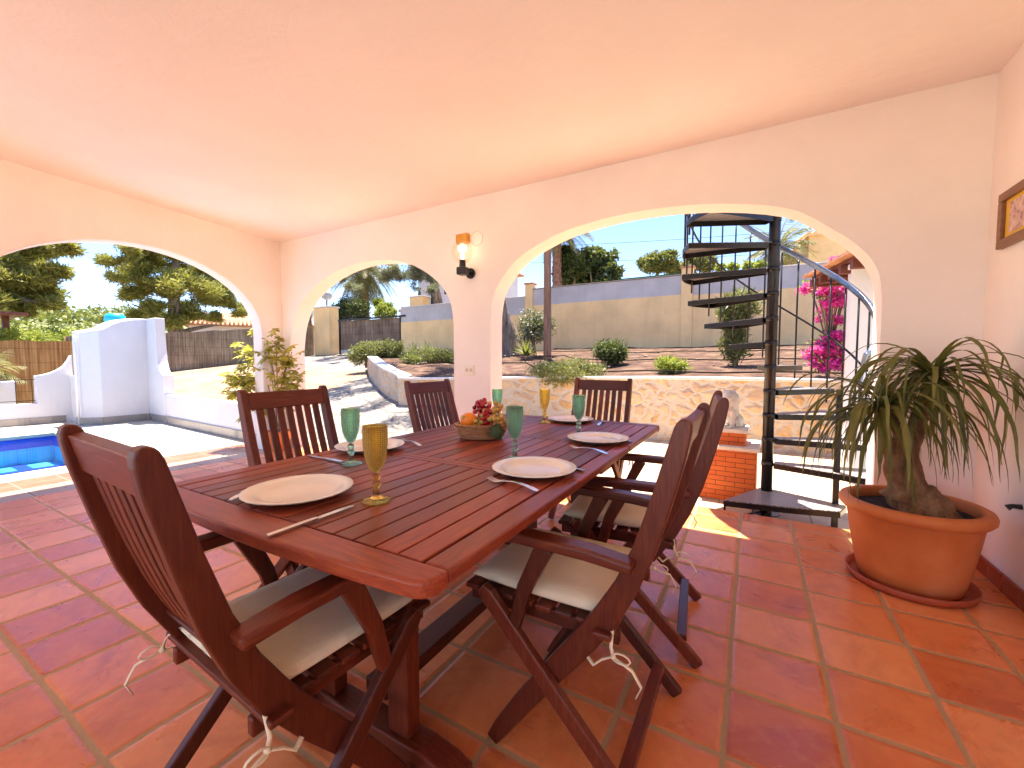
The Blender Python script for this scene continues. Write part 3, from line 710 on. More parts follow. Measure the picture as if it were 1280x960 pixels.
def make_fork():
    m = MB(); n = 14
    zz = lambda t: .004 + .010*math.sin(math.pi*min(1, t*1.25))*(.9) + (.006*ss(.75, 1, t))
    def wdt(t): return .0085*(1-ss(0, .12, .12-t))*0 + (.0085 - .0045*ss(.1, .55, t) + .0085*ss(.60, .72, t))
    P = [(-.10+.135*k/n, 0, zz(k/n*.72)) for k in range(n+1)]
    W_ = [wdt(k/n*.72) for k in range(n+1)]; W_[0] = .005
    vs = []
    for p, w in zip(P, W_):
        for (a, b) in ((-1, -1), (1, -1), (1, 1), (-1, 1)): vs.append((p[0], p[1]+a*w, p[2]+b*.0011))
    fs = [(0, 1, 2, 3)] + [(4*i+q, 4*i+(q+1) % 4, 4*(i+1)+(q+1) % 4, 4*(i+1)+q) for i in range(n) for q in range(4)] + [(4*n+3, 4*n+2, 4*n+1, 4*n)]
    m.add(vs, fs)
    for k in range(4):
        y = (k-1.5)*.0068
        m.tube([(.033, y*.85, zz(.72)), (.055, y, zz(.8)-.003), (.075, y, .0045), (.092, y*.95, .0075)], [.0022, .0019, .0016, .0009], 5)
    return m.build('fork', STEEL, None, bevel=.0006)
def make_knife():
    m = MB()
    m.prism([(-.115, -.006), (-.112, .006), (-.02, .0065), (0, .0045), (0, -.0045), (-.02, -.0065)], .0012, .0075)
    m.prism([(0.0005, -.0042), (0.0005, .0042), (.012, .0085), (.07, .0088), (.092, .006), (.102, -.001), (.098, -.0045), (.05, -.0050)], .003, .0046)
    return m.build('knife', STEEL, None, bevel=.001)
forks = [((-1.178, .658), 103, 'steel fork left of the near head plate'), ((-.60, 1.041), 168, 'steel fork beside the plate of the nearer staircase-side chair'),
    ((-.57, 1.608), 159, 'steel fork beside the plate of the farther staircase-side chair'), ((-.750, 2.36), 96, 'steel fork right of the far end plate'), ((-1.30, 1.365), 160, 'steel fork on the far side of the pool-side plate')]
knives = [((-.848, .592), 90, 'steel knife right of the near head plate'), ((-.575, 1.325), 160, 'steel knife half hidden past the nearer staircase-side plate'),
    ((-.565, 1.90), 160, 'steel knife half hidden past the farther staircase-side plate'), ((-1.365, .985), 176, 'steel knife on the near side of the pool-side plate')]
f0 = make_fork(); k0 = make_knife()
for base, lst, cat, grp in ((f0, forks, 'fork', 'forks laid on the table'), (k0, knives, 'knife', 'knives laid on the table')):
    for i, ((x, y), a, lab) in enumerate(lst):
        o = base if i == 0 else base.copy()
        if i: col.objects.link(o)
        o.location = (x, y, TZ+.001); o.rotation_euler = (0, 0, R(a)); tag(o, lab, cat, grp)
BOWL = [(.0, .0735), (.010, .076), (.020, .092), (.027, .115), (.031, .145), (.0318, .175), (.0308, .196), (.0296, .196), (.0296, .175), (.0288, .145), (.0248, .117), (.018, .096), (.008, .081), (0, .080)]
STEM = [(0, .0005), (.036, .0005), (.0368, .003), (.030, .0065), (.014, .011), (.0085, .020), (.0075, .034), (.0125, .042), (.0125, .047), (.008, .052), (.0115, .058), (.0115, .064), (.0085, .070), (.0, .074)]
flutes = [((-.835, .752), 1, 'amber flute beside the near head plate, closest to the camera'), ((-1.215, .985), 0, 'green flute between the near head plate and the pool-side plate'),
    ((-.75, 1.33), 0, 'green flute behind the nearer staircase-side plate, right of the fruit basket'), ((-.73, 1.93), 0, 'green flute beside the farther staircase-side plate'),
    ((-1.315, 2.12), 0, 'green flute standing behind the fruit basket, partly hidden'), ((-1.061, 2.24), 1, 'amber flute in the far half of the table, left of the far end plate')]
fp = {}
for (x, y), am, lab in flutes:
    if am not in fp:
        r = empty('flute_glass', (0, 0, 0)); b = MB().lathe(BOWL, 40).build('bowl', AMBERG if am else GREENG, r)
        MB().lathe(STEM, 32, wob=lambda a, z: .03*math.cos(a*10)).build('stem', AMBERP if am else GREENP, r); fp[am] = r; o = r
    else: o = copy_tree(fp[am])
    o.location = (x, y, TZ+.001); tag(o, lab, 'glass', 'pressed flutes on the table')
# fruit basket
bx, by = -1.10, 1.63
bk = empty('fruit_basket', (bx, by, TZ+.001), R(30), 'oval woven wicker basket full of fruit on the table', 'basket')
wick = var('wicker', (.22, .08, .025), (.42, .20, .08), 40, .6, .6, 120, .003, c3=(.50, .28, .12))
m = MB()
for j in range(9):
    z = .006+j*.0066; r_ = .078 + .020*(j/8)**.7
    pts = [( 1.22*r_*math.cos(a)*(1+.012*math.sin(a*14+j*math.pi)), .86*r_*math.sin(a)*(1+.012*math.sin(a*14+j*math.pi)), z+.001*math.sin(a*14+j*math.pi)) for a in [2*math.pi*k/84 for k in range(85)]]
    m.tube(pts, .0037, 6, cap=False)
m.build('woven_body', wick, bk)
rim = MB()
for ph in (0, math.pi):
    rim.tube([((1.22*.101+.003*math.cos(a*16+ph))*math.cos(a), (.86*.101+.003*math.cos(a*16+ph))*math.sin(a), .066+.003*math.sin(a*16+ph)) for a in [2*math.pi*k/128 for k in range(129)]], .0036, 6, cap=False)
rim.build('rim', wick, bk); MB().lathe([(0, .003), (.078, .003), (.078, .006), (0, .006)], 32, sx=1.2, sy=.85).build('base', wick, bk)
def bpt(x, y, z):
    c_, s_ = math.cos(R(30)), math.sin(R(30)); return Vector((bx+x*c_-y*s_, by+x*s_+y*c_, TZ+z))
og = MB().sphere((0, 0, 0), .040, 24, 16, (1, 1, .93)).build('orange', ORANGE); og.location = bpt(-.055, -.035, .088); tag(og, 'bright orange resting at the left of the fruit basket', 'orange')
def grapes(name, lab, cpts, mat, n, seed, rr=.0105, ext=(.03, .03, .03)):
    g = random.Random(seed); root = empty(name, cpts[0], 0, lab, 'grapes'); P = []
    tries = 0
    while len(P) < n and tries < 5000:
        tries += 1; t = g.random(); k = min(int(t*(len(cpts)-1)), len(cpts)-2); f = t*(len(cpts)-1)-k
        c = Vector(cpts[k]).lerp(Vector(cpts[k+1]), f)
        p = c + Vector((g.gauss(0, ext[0]*.55), g.gauss(0, ext[1]*.55), g.gauss(0, ext[2]*.5)))
        if p.z < TZ+.045: continue
        if all((p-q).length > rr*1.65 for q in P): P.append(p)
    first = None
    for p in P:
        if first is None: first = MB().sphere((0, 0, 0), rr, 12, 9, (1, 1, 1.12)).build('grape', mat, root); o = first
        else: o = first.copy(); col.objects.link(o); o.parent = root
        o.location = p-Vector(cpts[0]); o.rotation_euler = (g.random()*3, g.random()*3, 0)
def grape_mat(name, a, b, c):
    t = NT(name); oi = t.n('ShaderNodeObjectInfo'); t.set(Base_Color=t.ramp(oi.outputs['Random'], [(0, a), (.5, b), (1, c)]), Roughness=.22)
    t.p.inputs['Subsurface Weight'].default_value = .15; t.p.inputs['Subsurface Radius'].default_value = (.01, .004, .003); return t.m
REDG = grape_mat('red_grape_skin', (.16, .004, .012), (.40, .01, .02), (.55, .03, .03)); YELG = grape_mat('yellow_grape_skin', (.50, .28, .06), (.62, .40, .10), (.72, .36, .08)); GRNG = grape_mat('green_grape_skin', (.34, .30, .06), (.48, .40, .10), (.55, .42, .14))
grapes('grape_bunch', 'dark red grapes heaped highest in the fruit basket', [bpt(-.02, .03, .165), bpt(.01, .01, .14), bpt(.02, -.03, .10), bpt(.02, -.045, .075)], REDG, 46, 3)
grapes('grape_bunch', 'amber yellow grapes on the right of the fruit basket', [bpt(.05, .03, .135), bpt(.075, .0, .11), bpt(.09, -.03, .085)], YELG, 40, 4)
grapes('grape_bunch', 'pale green grapes low in the fruit basket around the orange', [bpt(-.10, .0, .075), bpt(-.03, -.04, .07), bpt(.0, -.055, .068), bpt(-.02, .02, .10)], GRNG, 34, 5)
lf = MB(); lv = []
for k in range(13):
    a = 2*math.pi*k/12; q = .034*(1+.22*math.cos(a*5)); lv.append((q*math.cos(a), q*math.sin(a), -.006*math.cos(a*2)))
lf.add([(0, 0, .004)]+lv[:12], [(0, 1+k, 1+(k+1) % 12) for k in range(12)], True); lo = lf.build('vine_leaf', DARKLF)
sm_ = lo.modifiers.new('thick', 'SOLIDIFY'); sm_.thickness = .0012
lo.location = bpt(.075, -.115, .052); lo.rotation_euler = (R(72), 0, R(20)); tag(lo, 'dark green vine leaf hanging over the front of the fruit basket', 'leaf')

# ================================================================== ON THE WALLS
L = empty('wall_lamp', (-2.29, WY-.001, 1.915), 0, 'lit globe wall lamp with a black bracket on the pier between the two back arches', 'lamp')
m = MB(); m.tube([(0, 0, 0), (0, -.022, 0)], .048, 28); m.build('back_plate', BLACKM, L, bevel=.003)
MB().tube([(0, -.02, 0), (0, -.14, 0)], .014, 14).build('arm', BLACKM, L); MB().box((-.045, -.175, -.035), (.045, -.09, .035)).build('holder', BLACKM, L, bevel=.012)
MB().lathe([(.0, .036), (.030, .036), (.027, .10), (0, .10)], 24, (0, -.135, 0)).build('socket', BLACKM, L, bevel=.002)
MB().sphere((0, -.135, .165), .098, 40, 26).build('globe', CLEARG, L)
bm_ = NT('lit_bulb'); em = bm_.n('ShaderNodeEmission'); em.inputs[0].default_value = (1, .85, .50, 1); em.inputs[1].default_value = 1.3; bm_.l(em.outputs[0], bm_.out.inputs[0])
MB().lathe([(0, .10), (.009, .10), (.015, .118), (.017, .132), (.012, .150), (0, .158)], 20, (0, -.135, 0)).build('bulb', bm_.m, L)
pl = bpy.data.lights.new('lamp_glow', 'POINT'); pl.energy = .12; pl.color = (1, .75, .45); pl.shadow_soft_size = .03
po = bpy.data.objects.new('lamp_glow', pl); col.objects.link(po); po.parent = L; po.location = (0, -.135, .19)
cb = empty('cable_box', (-2.36, WY-.001, 2.235), 0, 'small amber junction box on the wall above the globe lamp, with a loop of cable', 'junction box')
OCHRE = var('ochre_plastic', (.60, .27, .03), (.68, .33, .05), 20, .45)
MB().box((-.07, -.055, -.045), (.06, 0, .045)).build('box', OCHRE, cb, bevel=.01, seg=3)
MB().tube([(.07+.065+.065*math.cos(a), -.008, -.01+.065*math.sin(a)) for a in [math.pi+6.0*k/24 for k in range(25)]], .0035, 6).build('cable', CREAMCER, cb)
so = empty('wall_socket', (-2.316, WY-.001, 1.02), 0, 'cream double power socket on the pier below the globe lamp', 'socket')
MB().box((-.055, -.010, -.05), (.055, 0, .05)).build('plate', CREAMCER, so, bevel=.004)
h_ = MB(); 
for x in (-.024, .024): h_.tube([(x, -.0115, 0), (x, -.0104, 0)], .017, 18)
h_.build('outlet', var('beige_plastic', (.55, .46, .36), (.60, .50, .40), 9, .5), so)
pf = empty('picture_frame', (WX1-.001, 2.84, 1.795), 0, 'wooden framed picture with a yellow mount on the right-hand wall', 'picture')
FRW = var('frame_wood', (.16, .065, .025), (.28, .13, .055), 6, .4, stretch=(8, 1, 8)); hw, hh, fw_ = .235, .135, .042
m = MB()
for (y0, y1, z0, z1) in ((-hw, hw, hh-fw_, hh), (-hw, hw, -hh, -hh+fw_), (-hw, -hw+fw_, -hh+fw_+.0005, hh-fw_-.0005), (hw-fw_, hw, -hh+fw_+.0005, hh-fw_-.0005)): m.box((-.028, y0, z0), (0, y1, z1))
m.build('frame', FRW, pf, bevel=.004)
MB().box((-.012, -hw+fw_+.0005, -hh+fw_+.0005), (-.006, hw-fw_-.0005, hh-fw_-.0005)).build('mount', var('yellow_mount', (.72, .45, .05), (.78, .50, .07), 4, .8), pf)
PICM = var('painted_sheet', (.10, .06, .05), (.62, .40, .38), 30, .6, c3=(.75, .62, .5), det=2)
MB().box((-.015, -.15, -.072), (-.0125, .15, .072)).build('artwork', PICM, pf)
hk = MB(); hk.tube([(0, 0, 0), (-.03, 0, 0), (-.045, 0, -.01)], [.012, .010, .014], 10)
o = hk.build('wall_knob', BLACKM); o.location = PX(1277, 634, WX1-.001); o.name = 'door_stop'; tag(o, 'small black stop low on the right-hand wall beside the big clay pot', 'door stop')

# ================================================================== BIG POT WITH PONYTAIL PALM
pc = Vector((.70, 2.755, 0))
sc_ = MB().lathe([(0, .006), (.215, .006), (.232, .018), (.243, .042), (.250, .040), (.240, .010), (.222, 0), (0, 0)], 64).build('pot_saucer', SAUCERM); sc_.location = pc+Vector((0, 0, .001)); tag(sc_, 'round terracotta saucer under the big orange pot', 'saucer')
pp = empty('plant_pot', pc+Vector((0, 0, .012)), 0, 'large orange terracotta pot with a thick rolled rim in the right corner of the porch', 'pot')
MB().lathe([(0, 0), (.185, 0), (.195, .006), (.212, .08), (.236, .22), (.252, .335), (.258, .345), (.238, .345), (.225, .25), (.20, .10)], 72).build('body', POT, pp)
MB().lathe([(.253, .343), (.272, .348), (.284, .362), (.286, .380), (.279, .396), (.264, .404), (.246, .402), (.236, .392), (.234, .36), (.236, .343)], 72).build('rim', POT, pp)
MB().lathe([(0, .372), (.08, .370), (.16, .362), (.2335, .352)], 48, wob=lambda a, z: 0).build('soil', POTSOIL, pp)
pony = empty('ponytail_palm', pc+Vector((0, 0, .385)), 0, 'ponytail palm with two heads of long drooping leaves in the big orange pot', 'plant')
tr = MB()
g_ = random.Random(3)
def limb(pts, rs, n=18, nz=.13):
    P = smooth_path([tuple(p)+(r,) for p, r in zip(pts, rs)], 6); vs = []; m_ = len(P)
    for i, q in enumerate(P):
        a_ = Vector(P[max(0, i-1)][:3]); b_ = Vector(P[min(m_-1, i+1)][:3]); d = (b_-a_).normalized(); sd = d.cross(Vector((0, 1, .2))).normalized(); u = sd.cross(d)
        for k in range(n):
            a = 2*math.pi*k/n; dd = sd*math.cos(a)+u*math.sin(a); c_ = Vector(q[:3])
            vs.append(c_ + dd*q[3]*(1+nz*2*noise.noise((c_+dd*q[3])*14)+nz*noise.noise((c_+dd*q[3])*45)))
    tr.add(vs, [(i*n+k, i*n+(k+1) % n, (i+1)*n+(k+1) % n, (i+1)*n+k) for i in range(m_-1) for k in range(n)] + [tuple((m_-1)*n+k for k in range(n))], True)
# offsets relative to the soil
limb([(0.02, 0, -.04), (.01, 0, .02), (-.03, 0, .09), (-.065, -.01, .20), (-.085, -.01, .33)], [.15, .125, .07, .048, .043])
limb([(-.02, 0, .04), (-.015, .0, .12), (-.02, 0, .25), (.01, .0, .42), (.045, .0, .60)], [.10, .065, .040, .030, .026])
limb([(-.03, 0, .28), (-.07, -.04, .38), (-.135, -.06, .47)], [.036, .028, .024])
tr.build('trunk', CAUDEX, pony)
def pony_head(c, n, seed, lmin=.40, lmax=.72, xr=None):
    g = random.Random(seed); vs = []; fs = []
    for k in range(n):
        az = g.random()*2*math.pi; el = R(g.uniform(-5, 55)) if g.random() < .75 else R(g.uniform(-60, 0)); L_ = g.uniform(lmin, lmax); w0 = g.uniform(.007, .0125)
        p = Vector(c) + Vector((g.gauss(0, .012), g.gauss(0, .012), g.gauss(0, .012))); d = Vector((math.cos(az)*math.cos(el), math.sin(az)*math.cos(el), math.sin(el)))
        N = 14; st = L_/N; droop = g.uniform(.26, .5); tw = g.uniform(-.5, .5); base = len(vs); curl = g.uniform(-.05, .05)
        for i in range(N+1):
            t = i/N; w = w0*(1-t**2.2)*(.6+.4*min(1, t*6))+.0006
            sd = d.cross(Vector((0, 0, 1)))
            if sd.length < .05: sd = Vector((math.sin(az), -math.cos(az), 0))
            sd.normalize(); u = sd.cross(d).normalized(); s2 = sd*math.cos(tw*t*2)+u*math.sin(tw*t*2)
            vs += [p - s2*w, p + u*w*-.35, p + s2*w]
            p = p + d*st + s2*(.004*math.sin(i*1.3+az*5)*t)
            wp = p + Vector(pony.location)
            if wp.x > WX1-.05: d.x = min(d.x, -.02)
            if wp.y > WY-.05 and wp.x > .6: d.y = min(d.y, -.02)
            if wp.z < .05: break
            d = (d + Vector((0, 0, -droop*(0.35+t))) + Vector((-d.y, d.x, 0))*curl).normalized()
        k_ = (len(vs)-base)//3
        for i in range(k_-1):
            a = base+3*i; fs += [(a, a+1, a+4, a+3), (a+1, a+2, a+5, a+4)]
    return vs, fs
hv, hf = pony_head((-.145, -.065, .50), 95, 11, .34, .62); MB().add(hv, hf, True).build('leaf_head', PONY, pony)
hv, hf = pony_head((.05, 0, .66), 105, 12, .36, .66); MB().add(hv, hf, True).build('leaf_head', PONY, pony)

# variegated umbrella plant by the pool arch
up_ = empty('umbrella_plant', (-5.30, 2.93, .0), 0, 'yellow green umbrella plant leaning out beside the pool arch, behind the slatted chair', 'plant')
sp_ = MB().lathe([(0, 0), (.10, 0), (.135, .22), (.145, .24), (.13, .25), (.12, .22), (.1, .05)], 40).build('plant_pot', POT); sp_.location = (-5.08, 3.05, .001); tag(sp_, 'small terracotta pot on the floor behind the chairs under the umbrella plant', 'pot')
up_.location = (-5.08, 3.05, .18)
MB().lathe([(0, 0), (.12, 0)], 20).build('soil', POTSOIL, sp_, loc=(0, 0, .2))
g_ = random.Random(9); st = MB(); LV = []; LF = []
tips = [PX(300, 430, -5.75), PX(335, 440, -5.2), PX(318, 408, -5.7), PX(292, 492, -5.7), PX(322, 475, -5.5), PX(375, 475, -4.75), PX(358, 455, -4.9), PX(345, 425, -5.0), PX(305, 470, -5.7), PX(330, 500, -5.2), PX(310, 450, -5.8), PX(298, 480, -5.8), PX(372, 488, -4.7), PX(365, 440, -4.85), PX(350, 490, -4.9), PX(285, 468, -5.75), PX(325, 398, -5.6)]
org = Vector(up_.location)
for tip_ in tips:
    t_ = tip_-org; b0 = Vector((g_.gauss(0, .02), g_.gauss(0, .02), 0)); mid = Vector((t_.x*.3, t_.y*.3, t_.z*.62))
    P = [tuple(b0), tuple(b0.lerp(mid, .5)), tuple(mid), tuple(mid.lerp(t_, .5)+Vector((0, 0, .02))), tuple(t_)]
    st.tube(smooth_path(P, 3), .0055, 6)
    for q in range(15):
        c = t_.lerp(mid, g_.uniform(-.15, .6)) + Vector((g_.gauss(0, .06), g_.gauss(0, .06), g_.gauss(0, .06)))
        nrm = Vector((g_.gauss(0, .5), g_.gauss(0, .5), 1)).normalized(); sd = nrm.cross(Vector((1, .2, 0))).normalized(); ud = nrm.cross(sd)
        for k in range(7):
            a = 2*math.pi*k/7+g_.random()*.3; d = (sd*math.cos(a)+ud*math.sin(a)); w = nrm.cross(d)*.018; l = g_.uniform(.065, .10); dr = Vector((0, 0, -.02)); b = len(LV)
            LV += [c, c+d*l*.5+w+dr*.3, c+d*l+dr, c+d*l*.5-w+dr*.3]; LF.append((b, b+1, b+2, b+3))
st.build('stem', BARK, up_); MB().add(LV, LF).build('foliage', SCHEF, up_)

# ================================================================== SPIRAL STAIR
SX, SY, SR = .125, 4.016, .60; SCALE = 1.136      # stair modelled on a 0.60 m radius, built at 0.68 m
stair = empty('spiral_staircase', (SX, SY, -.15), 0, 'black iron spiral staircase with open mesh treads just outside the widest back arch', 'staircase')
MB().tube([(0, 0, -.01), (0, 0, 3.9)], .036, 28).build('pole', IRON, stair)
MB().tube([(0, 0, -.006), (0, 0, .006)], .09, 28).build('base_plate', IRON, stair)
MESHT = NT('iron_grating'); tc = MESHT.n('ShaderNodeTexCoord'); sp = MESHT.n('ShaderNodeSeparateXYZ'); MESHT.l(tc.outputs['Object'], sp.inputs[0])
_a = MESHT.math('ADD', sp.outputs[0], sp.outputs[1]); _b2 = MESHT.math('SUBTRACT', sp.outputs[0], sp.outputs[1])
_l1 = MESHT.math('LESS_THAN', MESHT.math('PINGPONG', _a, .022), .0035); _l2 = MESHT.math('LESS_THAN', MESHT.math('PINGPONG', _b2, .022), .0035)
_ln = MESHT.math('MAXIMUM', _l1, _l2); MESHT.set(Base_Color=MESHT.mix(_ln, (.34, .31, .29), (.03, .026, .024)), Roughness=.35); MESHT.bump(_ln, .8, .004); MESHT = MESHT.m
def zt_(k): return .205 + .1735*(k-1)
def ang(k): return R(-8 + 22.5*(k-2))
HW = R(15)
for k in range(2, 15):
    a = ang(k); z = zt_(k); tr_ = empty_ = None
    n = 5; arc = [(SR*math.cos(a-HW+2*HW*i/n), SR*math.sin(a-HW+2*HW*i/n)) for i in range(n+1)]
    s0, c0 = math.sin(a), math.cos(a)
    inner = [(.045*c0+.03*s0*-1*-1, .045*s0-.03*c0*-1*-1), ]
    poly = [(.045*c0+.035*s0, .045*s0-.035*c0)] + arc + [(.045*c0-.035*s0, .045*s0+.035*c0)]
    t = MB().prism(poly, z-.005, z).build('tread', MESHT, stair, bevel=.0015)
    fr = MB()
    for i in range(len(poly)):
        p, q = poly[i], poly[(i+1) % len(poly)]; fr.bar((p[0], p[1], z-.023), (q[0], q[1], z-.023), .006, .036)
    fr.build('tread_frame', IRON, t)
    if k <= 14:
        MB().tube([(0, 0, z-.03), (0, 0, z+.004)], .0395, 20).build('tread_collar', IRON, t)
# landing: a wide first step with a folded foot frame
lz = .165
lp_ = [(-.045, .05), (-.255, -.395), (.10, -.345), (.385, -.28), (.44, -.12), (.05, .05)]
t = MB().prism(lp_, lz-.006, lz).build('landing', MESHT, stair, bevel=.002)
fr = MB()
for i in range(len(lp_)):
    p, q = lp_[i], lp_[(i+1) % len(lp_)]; fr.bar((p[0], p[1], lz-.024), (q[0], q[1], lz-.024), .008, .034)
fr.bar((-.25, -.385, .012), (-.25, -.385, lz-.02), .014, .014, (1, 0, 0)); fr.bar((-.25, -.385, .012), (-.06, -.30, .012), .014, .012); fr.bar((-.06, -.30, .012), (.02, -.05, .03), .014, .012)
fr.bar((-.06, -.30, .012), (.02, -.34, lz-.04), .012, .012); fr.bar((-.25, -.385, .012), (-.04, -.02, .012), .010, .010)
fr.build('landing_frame', IRON, t)
MB().box((.385-.017, -.115-.017, 0), (.385+.017, -.115+.017, .92)).build('newel_post', IRON, stair, bevel=.003)
def zh(a): return zt_(2) + (a-ang(2))/R(22.5)*.1735     # tread line as a function of angle
n_b = 0; a = ang(2)-HW*.7
while a < R(262):
    z = zh(a); x, y = (SR-.012)*math.cos(a), (SR-.012)*math.sin(a)
    MB().tube([(x, y, z-.03), (x, y, z+.92)], .0065, 8).build('baluster', IRON, stair); a += R(11.25)
hr = []
for i in range(0, 57):
    a = R(-42 + i*5.4); hr.append(((SR-.030)*math.cos(a), (SR-.030)*math.sin(a), zh(a)+.93))
lead = [((SR+.02)*math.cos(R(-62)), (SR+.02)*math.sin(R(-62)), .42), ((SR+.03)*math.cos(R(-58)), (SR+.03)*math.sin(R(-58)), .56), ((SR-.02)*math.cos(R(-52)), (SR-.02)*math.sin(R(-52)), .78)]
hm = MB()
HP = smooth_path([hr[0], hr[2]], 1)
pts = smooth_path([((SR-.01)*math.cos(R(-30)), (SR-.01)*math.sin(R(-30)), .60), ((SR+.03)*math.cos(R(-33)), (SR+.03)*math.sin(R(-33)), .72), ((SR-.03)*math.cos(R(-38)), (SR-.03)*math.sin(R(-38)), .86)] + hr[1:], 3)
for i in range(len(pts)-1):
    pass
vs = []; N = len(pts)
for i, p in enumerate(pts):
    rad = Vector((p[0], p[1], 0)).normalized()
    for (du, dz) in ((-.010, -.010), (.010, -.010), (.012, .036), (-.008, .036)): vs.append((p[0]+rad.x*du, p[1]+rad.y*du, p[2]+dz))
fs = [(0, 1, 2, 3), (4*N-1, 4*N-2, 4*N-3, 4*N-4)] + [(4*i+q, 4*i+(q+1) % 4, 4*(i+1)+(q+1) % 4, 4*(i+1)+q) for i in range(N-1) for q in range(4)]
hm.add(vs, fs, True).build('handrail', RAILPAINT, stair, bevel=.003)
md = MB().tube([((SR-.012)*math.cos(R(a_)), (SR-.012)*math.sin(R(a_)), zh(R(a_))+.47) for a_ in range(-18, 263, 6)], .0075, 8); md.build('mid_rail', IRON, stair)

def bake_scale(o, f):
    for c in kids(o):
        c.data.transform(Matrix.Scale(f, 4)); c.location = c.location*f; bake_scale(c, f)
bpy.context.view_layer.update(); bake_scale(stair, SCALE)
# ================================================================== BRICK PEDESTAL AND STONE LION
pd = empty('brick_pedestal', (-.176, 4.42, -.15), R(-2), 'orange brick pedestal with pale slabs, left of the spiral staircase', 'pedestal')
MB().box((-.205, -.20, 0), (.205, .20, .405)).build('brick_base', BRICKM, pd); MB().box((-.225, -.22, .4055), (.225, .22, .435)).build('slab', STATUE, pd, bevel=.006)
MB().box((-.125, -.145, .4355), (.125, .145, .535)).build('brick_plinth', BRICKM, pd); MB().box((-.14, -.16, .5355), (.14, .16, .565)).build('slab', STATUE, pd, bevel=.005)
li = empty('lion_statue', (-.176, 4.42, -.15+.565*1.136), R(-100), 'weathered white stone lion sitting on top of the brick pedestal', 'statue')
lm = MB()
def ell(c, r, s_=(1, 1, 1)): lm.sphere(c, r, 20, 14, s_)
# seated body: haunches, back, chest, mane, head, muzzle, ears, legs, paws, tail (faces local +x)
ell((-.07, 0, .075), .075, (1.1, 1.0, 1.0)); ell((-.045, 0, .13), .065, (1, .95, 1.1)); ell((.0, 0, .18), .06, (1, .95, 1.2)); ell((.035, 0, .15), .05, (1, .95, 1.3))
ell((.035, 0, .255), .070, (1, 1.05, 1.1)); ell((.01, 0, .215), .068, (1, 1.05, 1)); ell((.065, 0, .285), .045, (1.05, .95, .95)); ell((.105, 0, .268), .024, (1.2, 1.1, .85)); ell((.10, 0, .250), .018, (1.1, 1, .6))
for s_ in (-1, 1):
    ell((.045, s_*.042, .332), .014); ell((-.055, s_*.060, .055), .050, (1.15, .7, 1.05)); ell((-.01, s_*.068, .016), .020, (2.1, 1, .8)); ell((.095, s_*.036, .014), .019, (1.6, 1.05, .8))
    lm.tube([(.05, s_*.036, .15), (.062, s_*.036, .08), (.078, s_*.036, .012)], [.028, .021, .018], 12)
    ell((.098, s_*.018, .292), .007)
lm.tube([(-.12, 0, .04), (-.145, .03, .02), (-.12, .075, .016), (-.06, .10, .016)], [.014, .011, .010, .014], 10)
lo_ = lm.build('body', STATUE, li)
rm = lo_.modifiers.new('fuse', 'REMESH'); rm.mode = 'VOXEL'; rm.voxel_size = .0042; rm.use_smooth_shade = True
sm2 = lo_.modifiers.new('soft', 'SMOOTH'); sm2.iterations = 3; sm2.factor = .5
lo_.data.transform(Matrix.Diagonal((1.136, 1.136, 1.045, 1)))
bpy.context.view_layer.update(); bake_scale(pd, SCALE)

# ================================================================== STREET WALL, GATE, PILLARS
def zf(z): return EYE + (z-EYE)*1.125
sw = empty('street_wall', (-7, DY, 1.4), 0, 'long street wall, yellow below with a stepped grey cement band above', 'wall')
so_ = Vector((7, -DY, -1.4))
def swp(mb, name, mat, **k): o = mb.build(name, mat, sw, **k); o.location = so_; return o
secs = [(-13.28, -7.17, 2.80, 3.43), (-6.87, -1.91, 3.10, 3.665), (-1.59, 3.4, 3.06, 3.63), (3.7, 12.0, 3.06, 3.63)]
for i, (x0, x1, zm, z1) in enumerate(secs):
    swp(MB().box((x0, DY, .6), (x1, DY+.18, zm)), 'yellow_panel', YELLOWPL); swp(MB().box((x0, DY+.012, zm+.001), (x1, DY+.168, z1)), 'grey_band', GREYPL)
    swp(MB().box((x0, DY-.01, z1+.001), (x1, DY+.19, z1+.035)), 'coping', LIMECAP if i != 1 else var('dark_coping', (.16, .12, .10), (.26, .2, .16), 6, .8), bevel=.008)
for (x0, x1, z1) in ((-7.168, -6.872, 3.86), (-1.908, -1.592, 3.86), (3.402, 3.698, 3.86)):
    p = swp(MB().box((x0, DY-.05, .6), (x1, DY+.23, z1)), 'pier', YELLOWPL, bevel=.008)
    MB().box((x0-.04, DY-.09, z1+.001), (x1+.04, DY+.27, z1+.05)).build('pier_cap', ROOFT, p, bevel=.01)
def gate_pillar(x0, x1, y, z1, lab, lamp):
    r = empty('gate_pillar', ((x0+x1)/2, y, 1.3), 0, lab, 'pillar'); o_ = -Vector(r.location)
    b = MB().box((x0, y-.2, .6), (x1, y+.35, z1)).build('shaft', YELLOWPL, r, bevel=.01); b.location = o_
    c = MB().box((x0-.05, y-.25, z1+.001), (x1+.05, y+.4, z1+.06)).build('cap', LIMECAP, r, bevel=.012); c.location = o_
    return r
gate_pillar(-18.95, -17.78, DY, 3.72, 'yellow rendered gate pillar left of the reed gate, topped by a round globe lamp', True)
gl_ = empty('globe_lamp', (-18.25, DY+.05, 3.782), 0, 'grey globe lamp standing on the left gate pillar', 'lamp')
MB().tube([(0, 0, 0), (0, 0, .34)], .035, 12).build('stem', BLACKM, gl_); MB().sphere((0, 0, .56), .25, 28, 18).build('globe', var('smoky_globe', (.35, .36, .36), (.42, .42, .42), 3, .2), gl_)
gate_pillar(-14.55, -13.75, 15.6, 4.2, 'yellow pillar with a small cap beyond the reed gate, across the street', False)
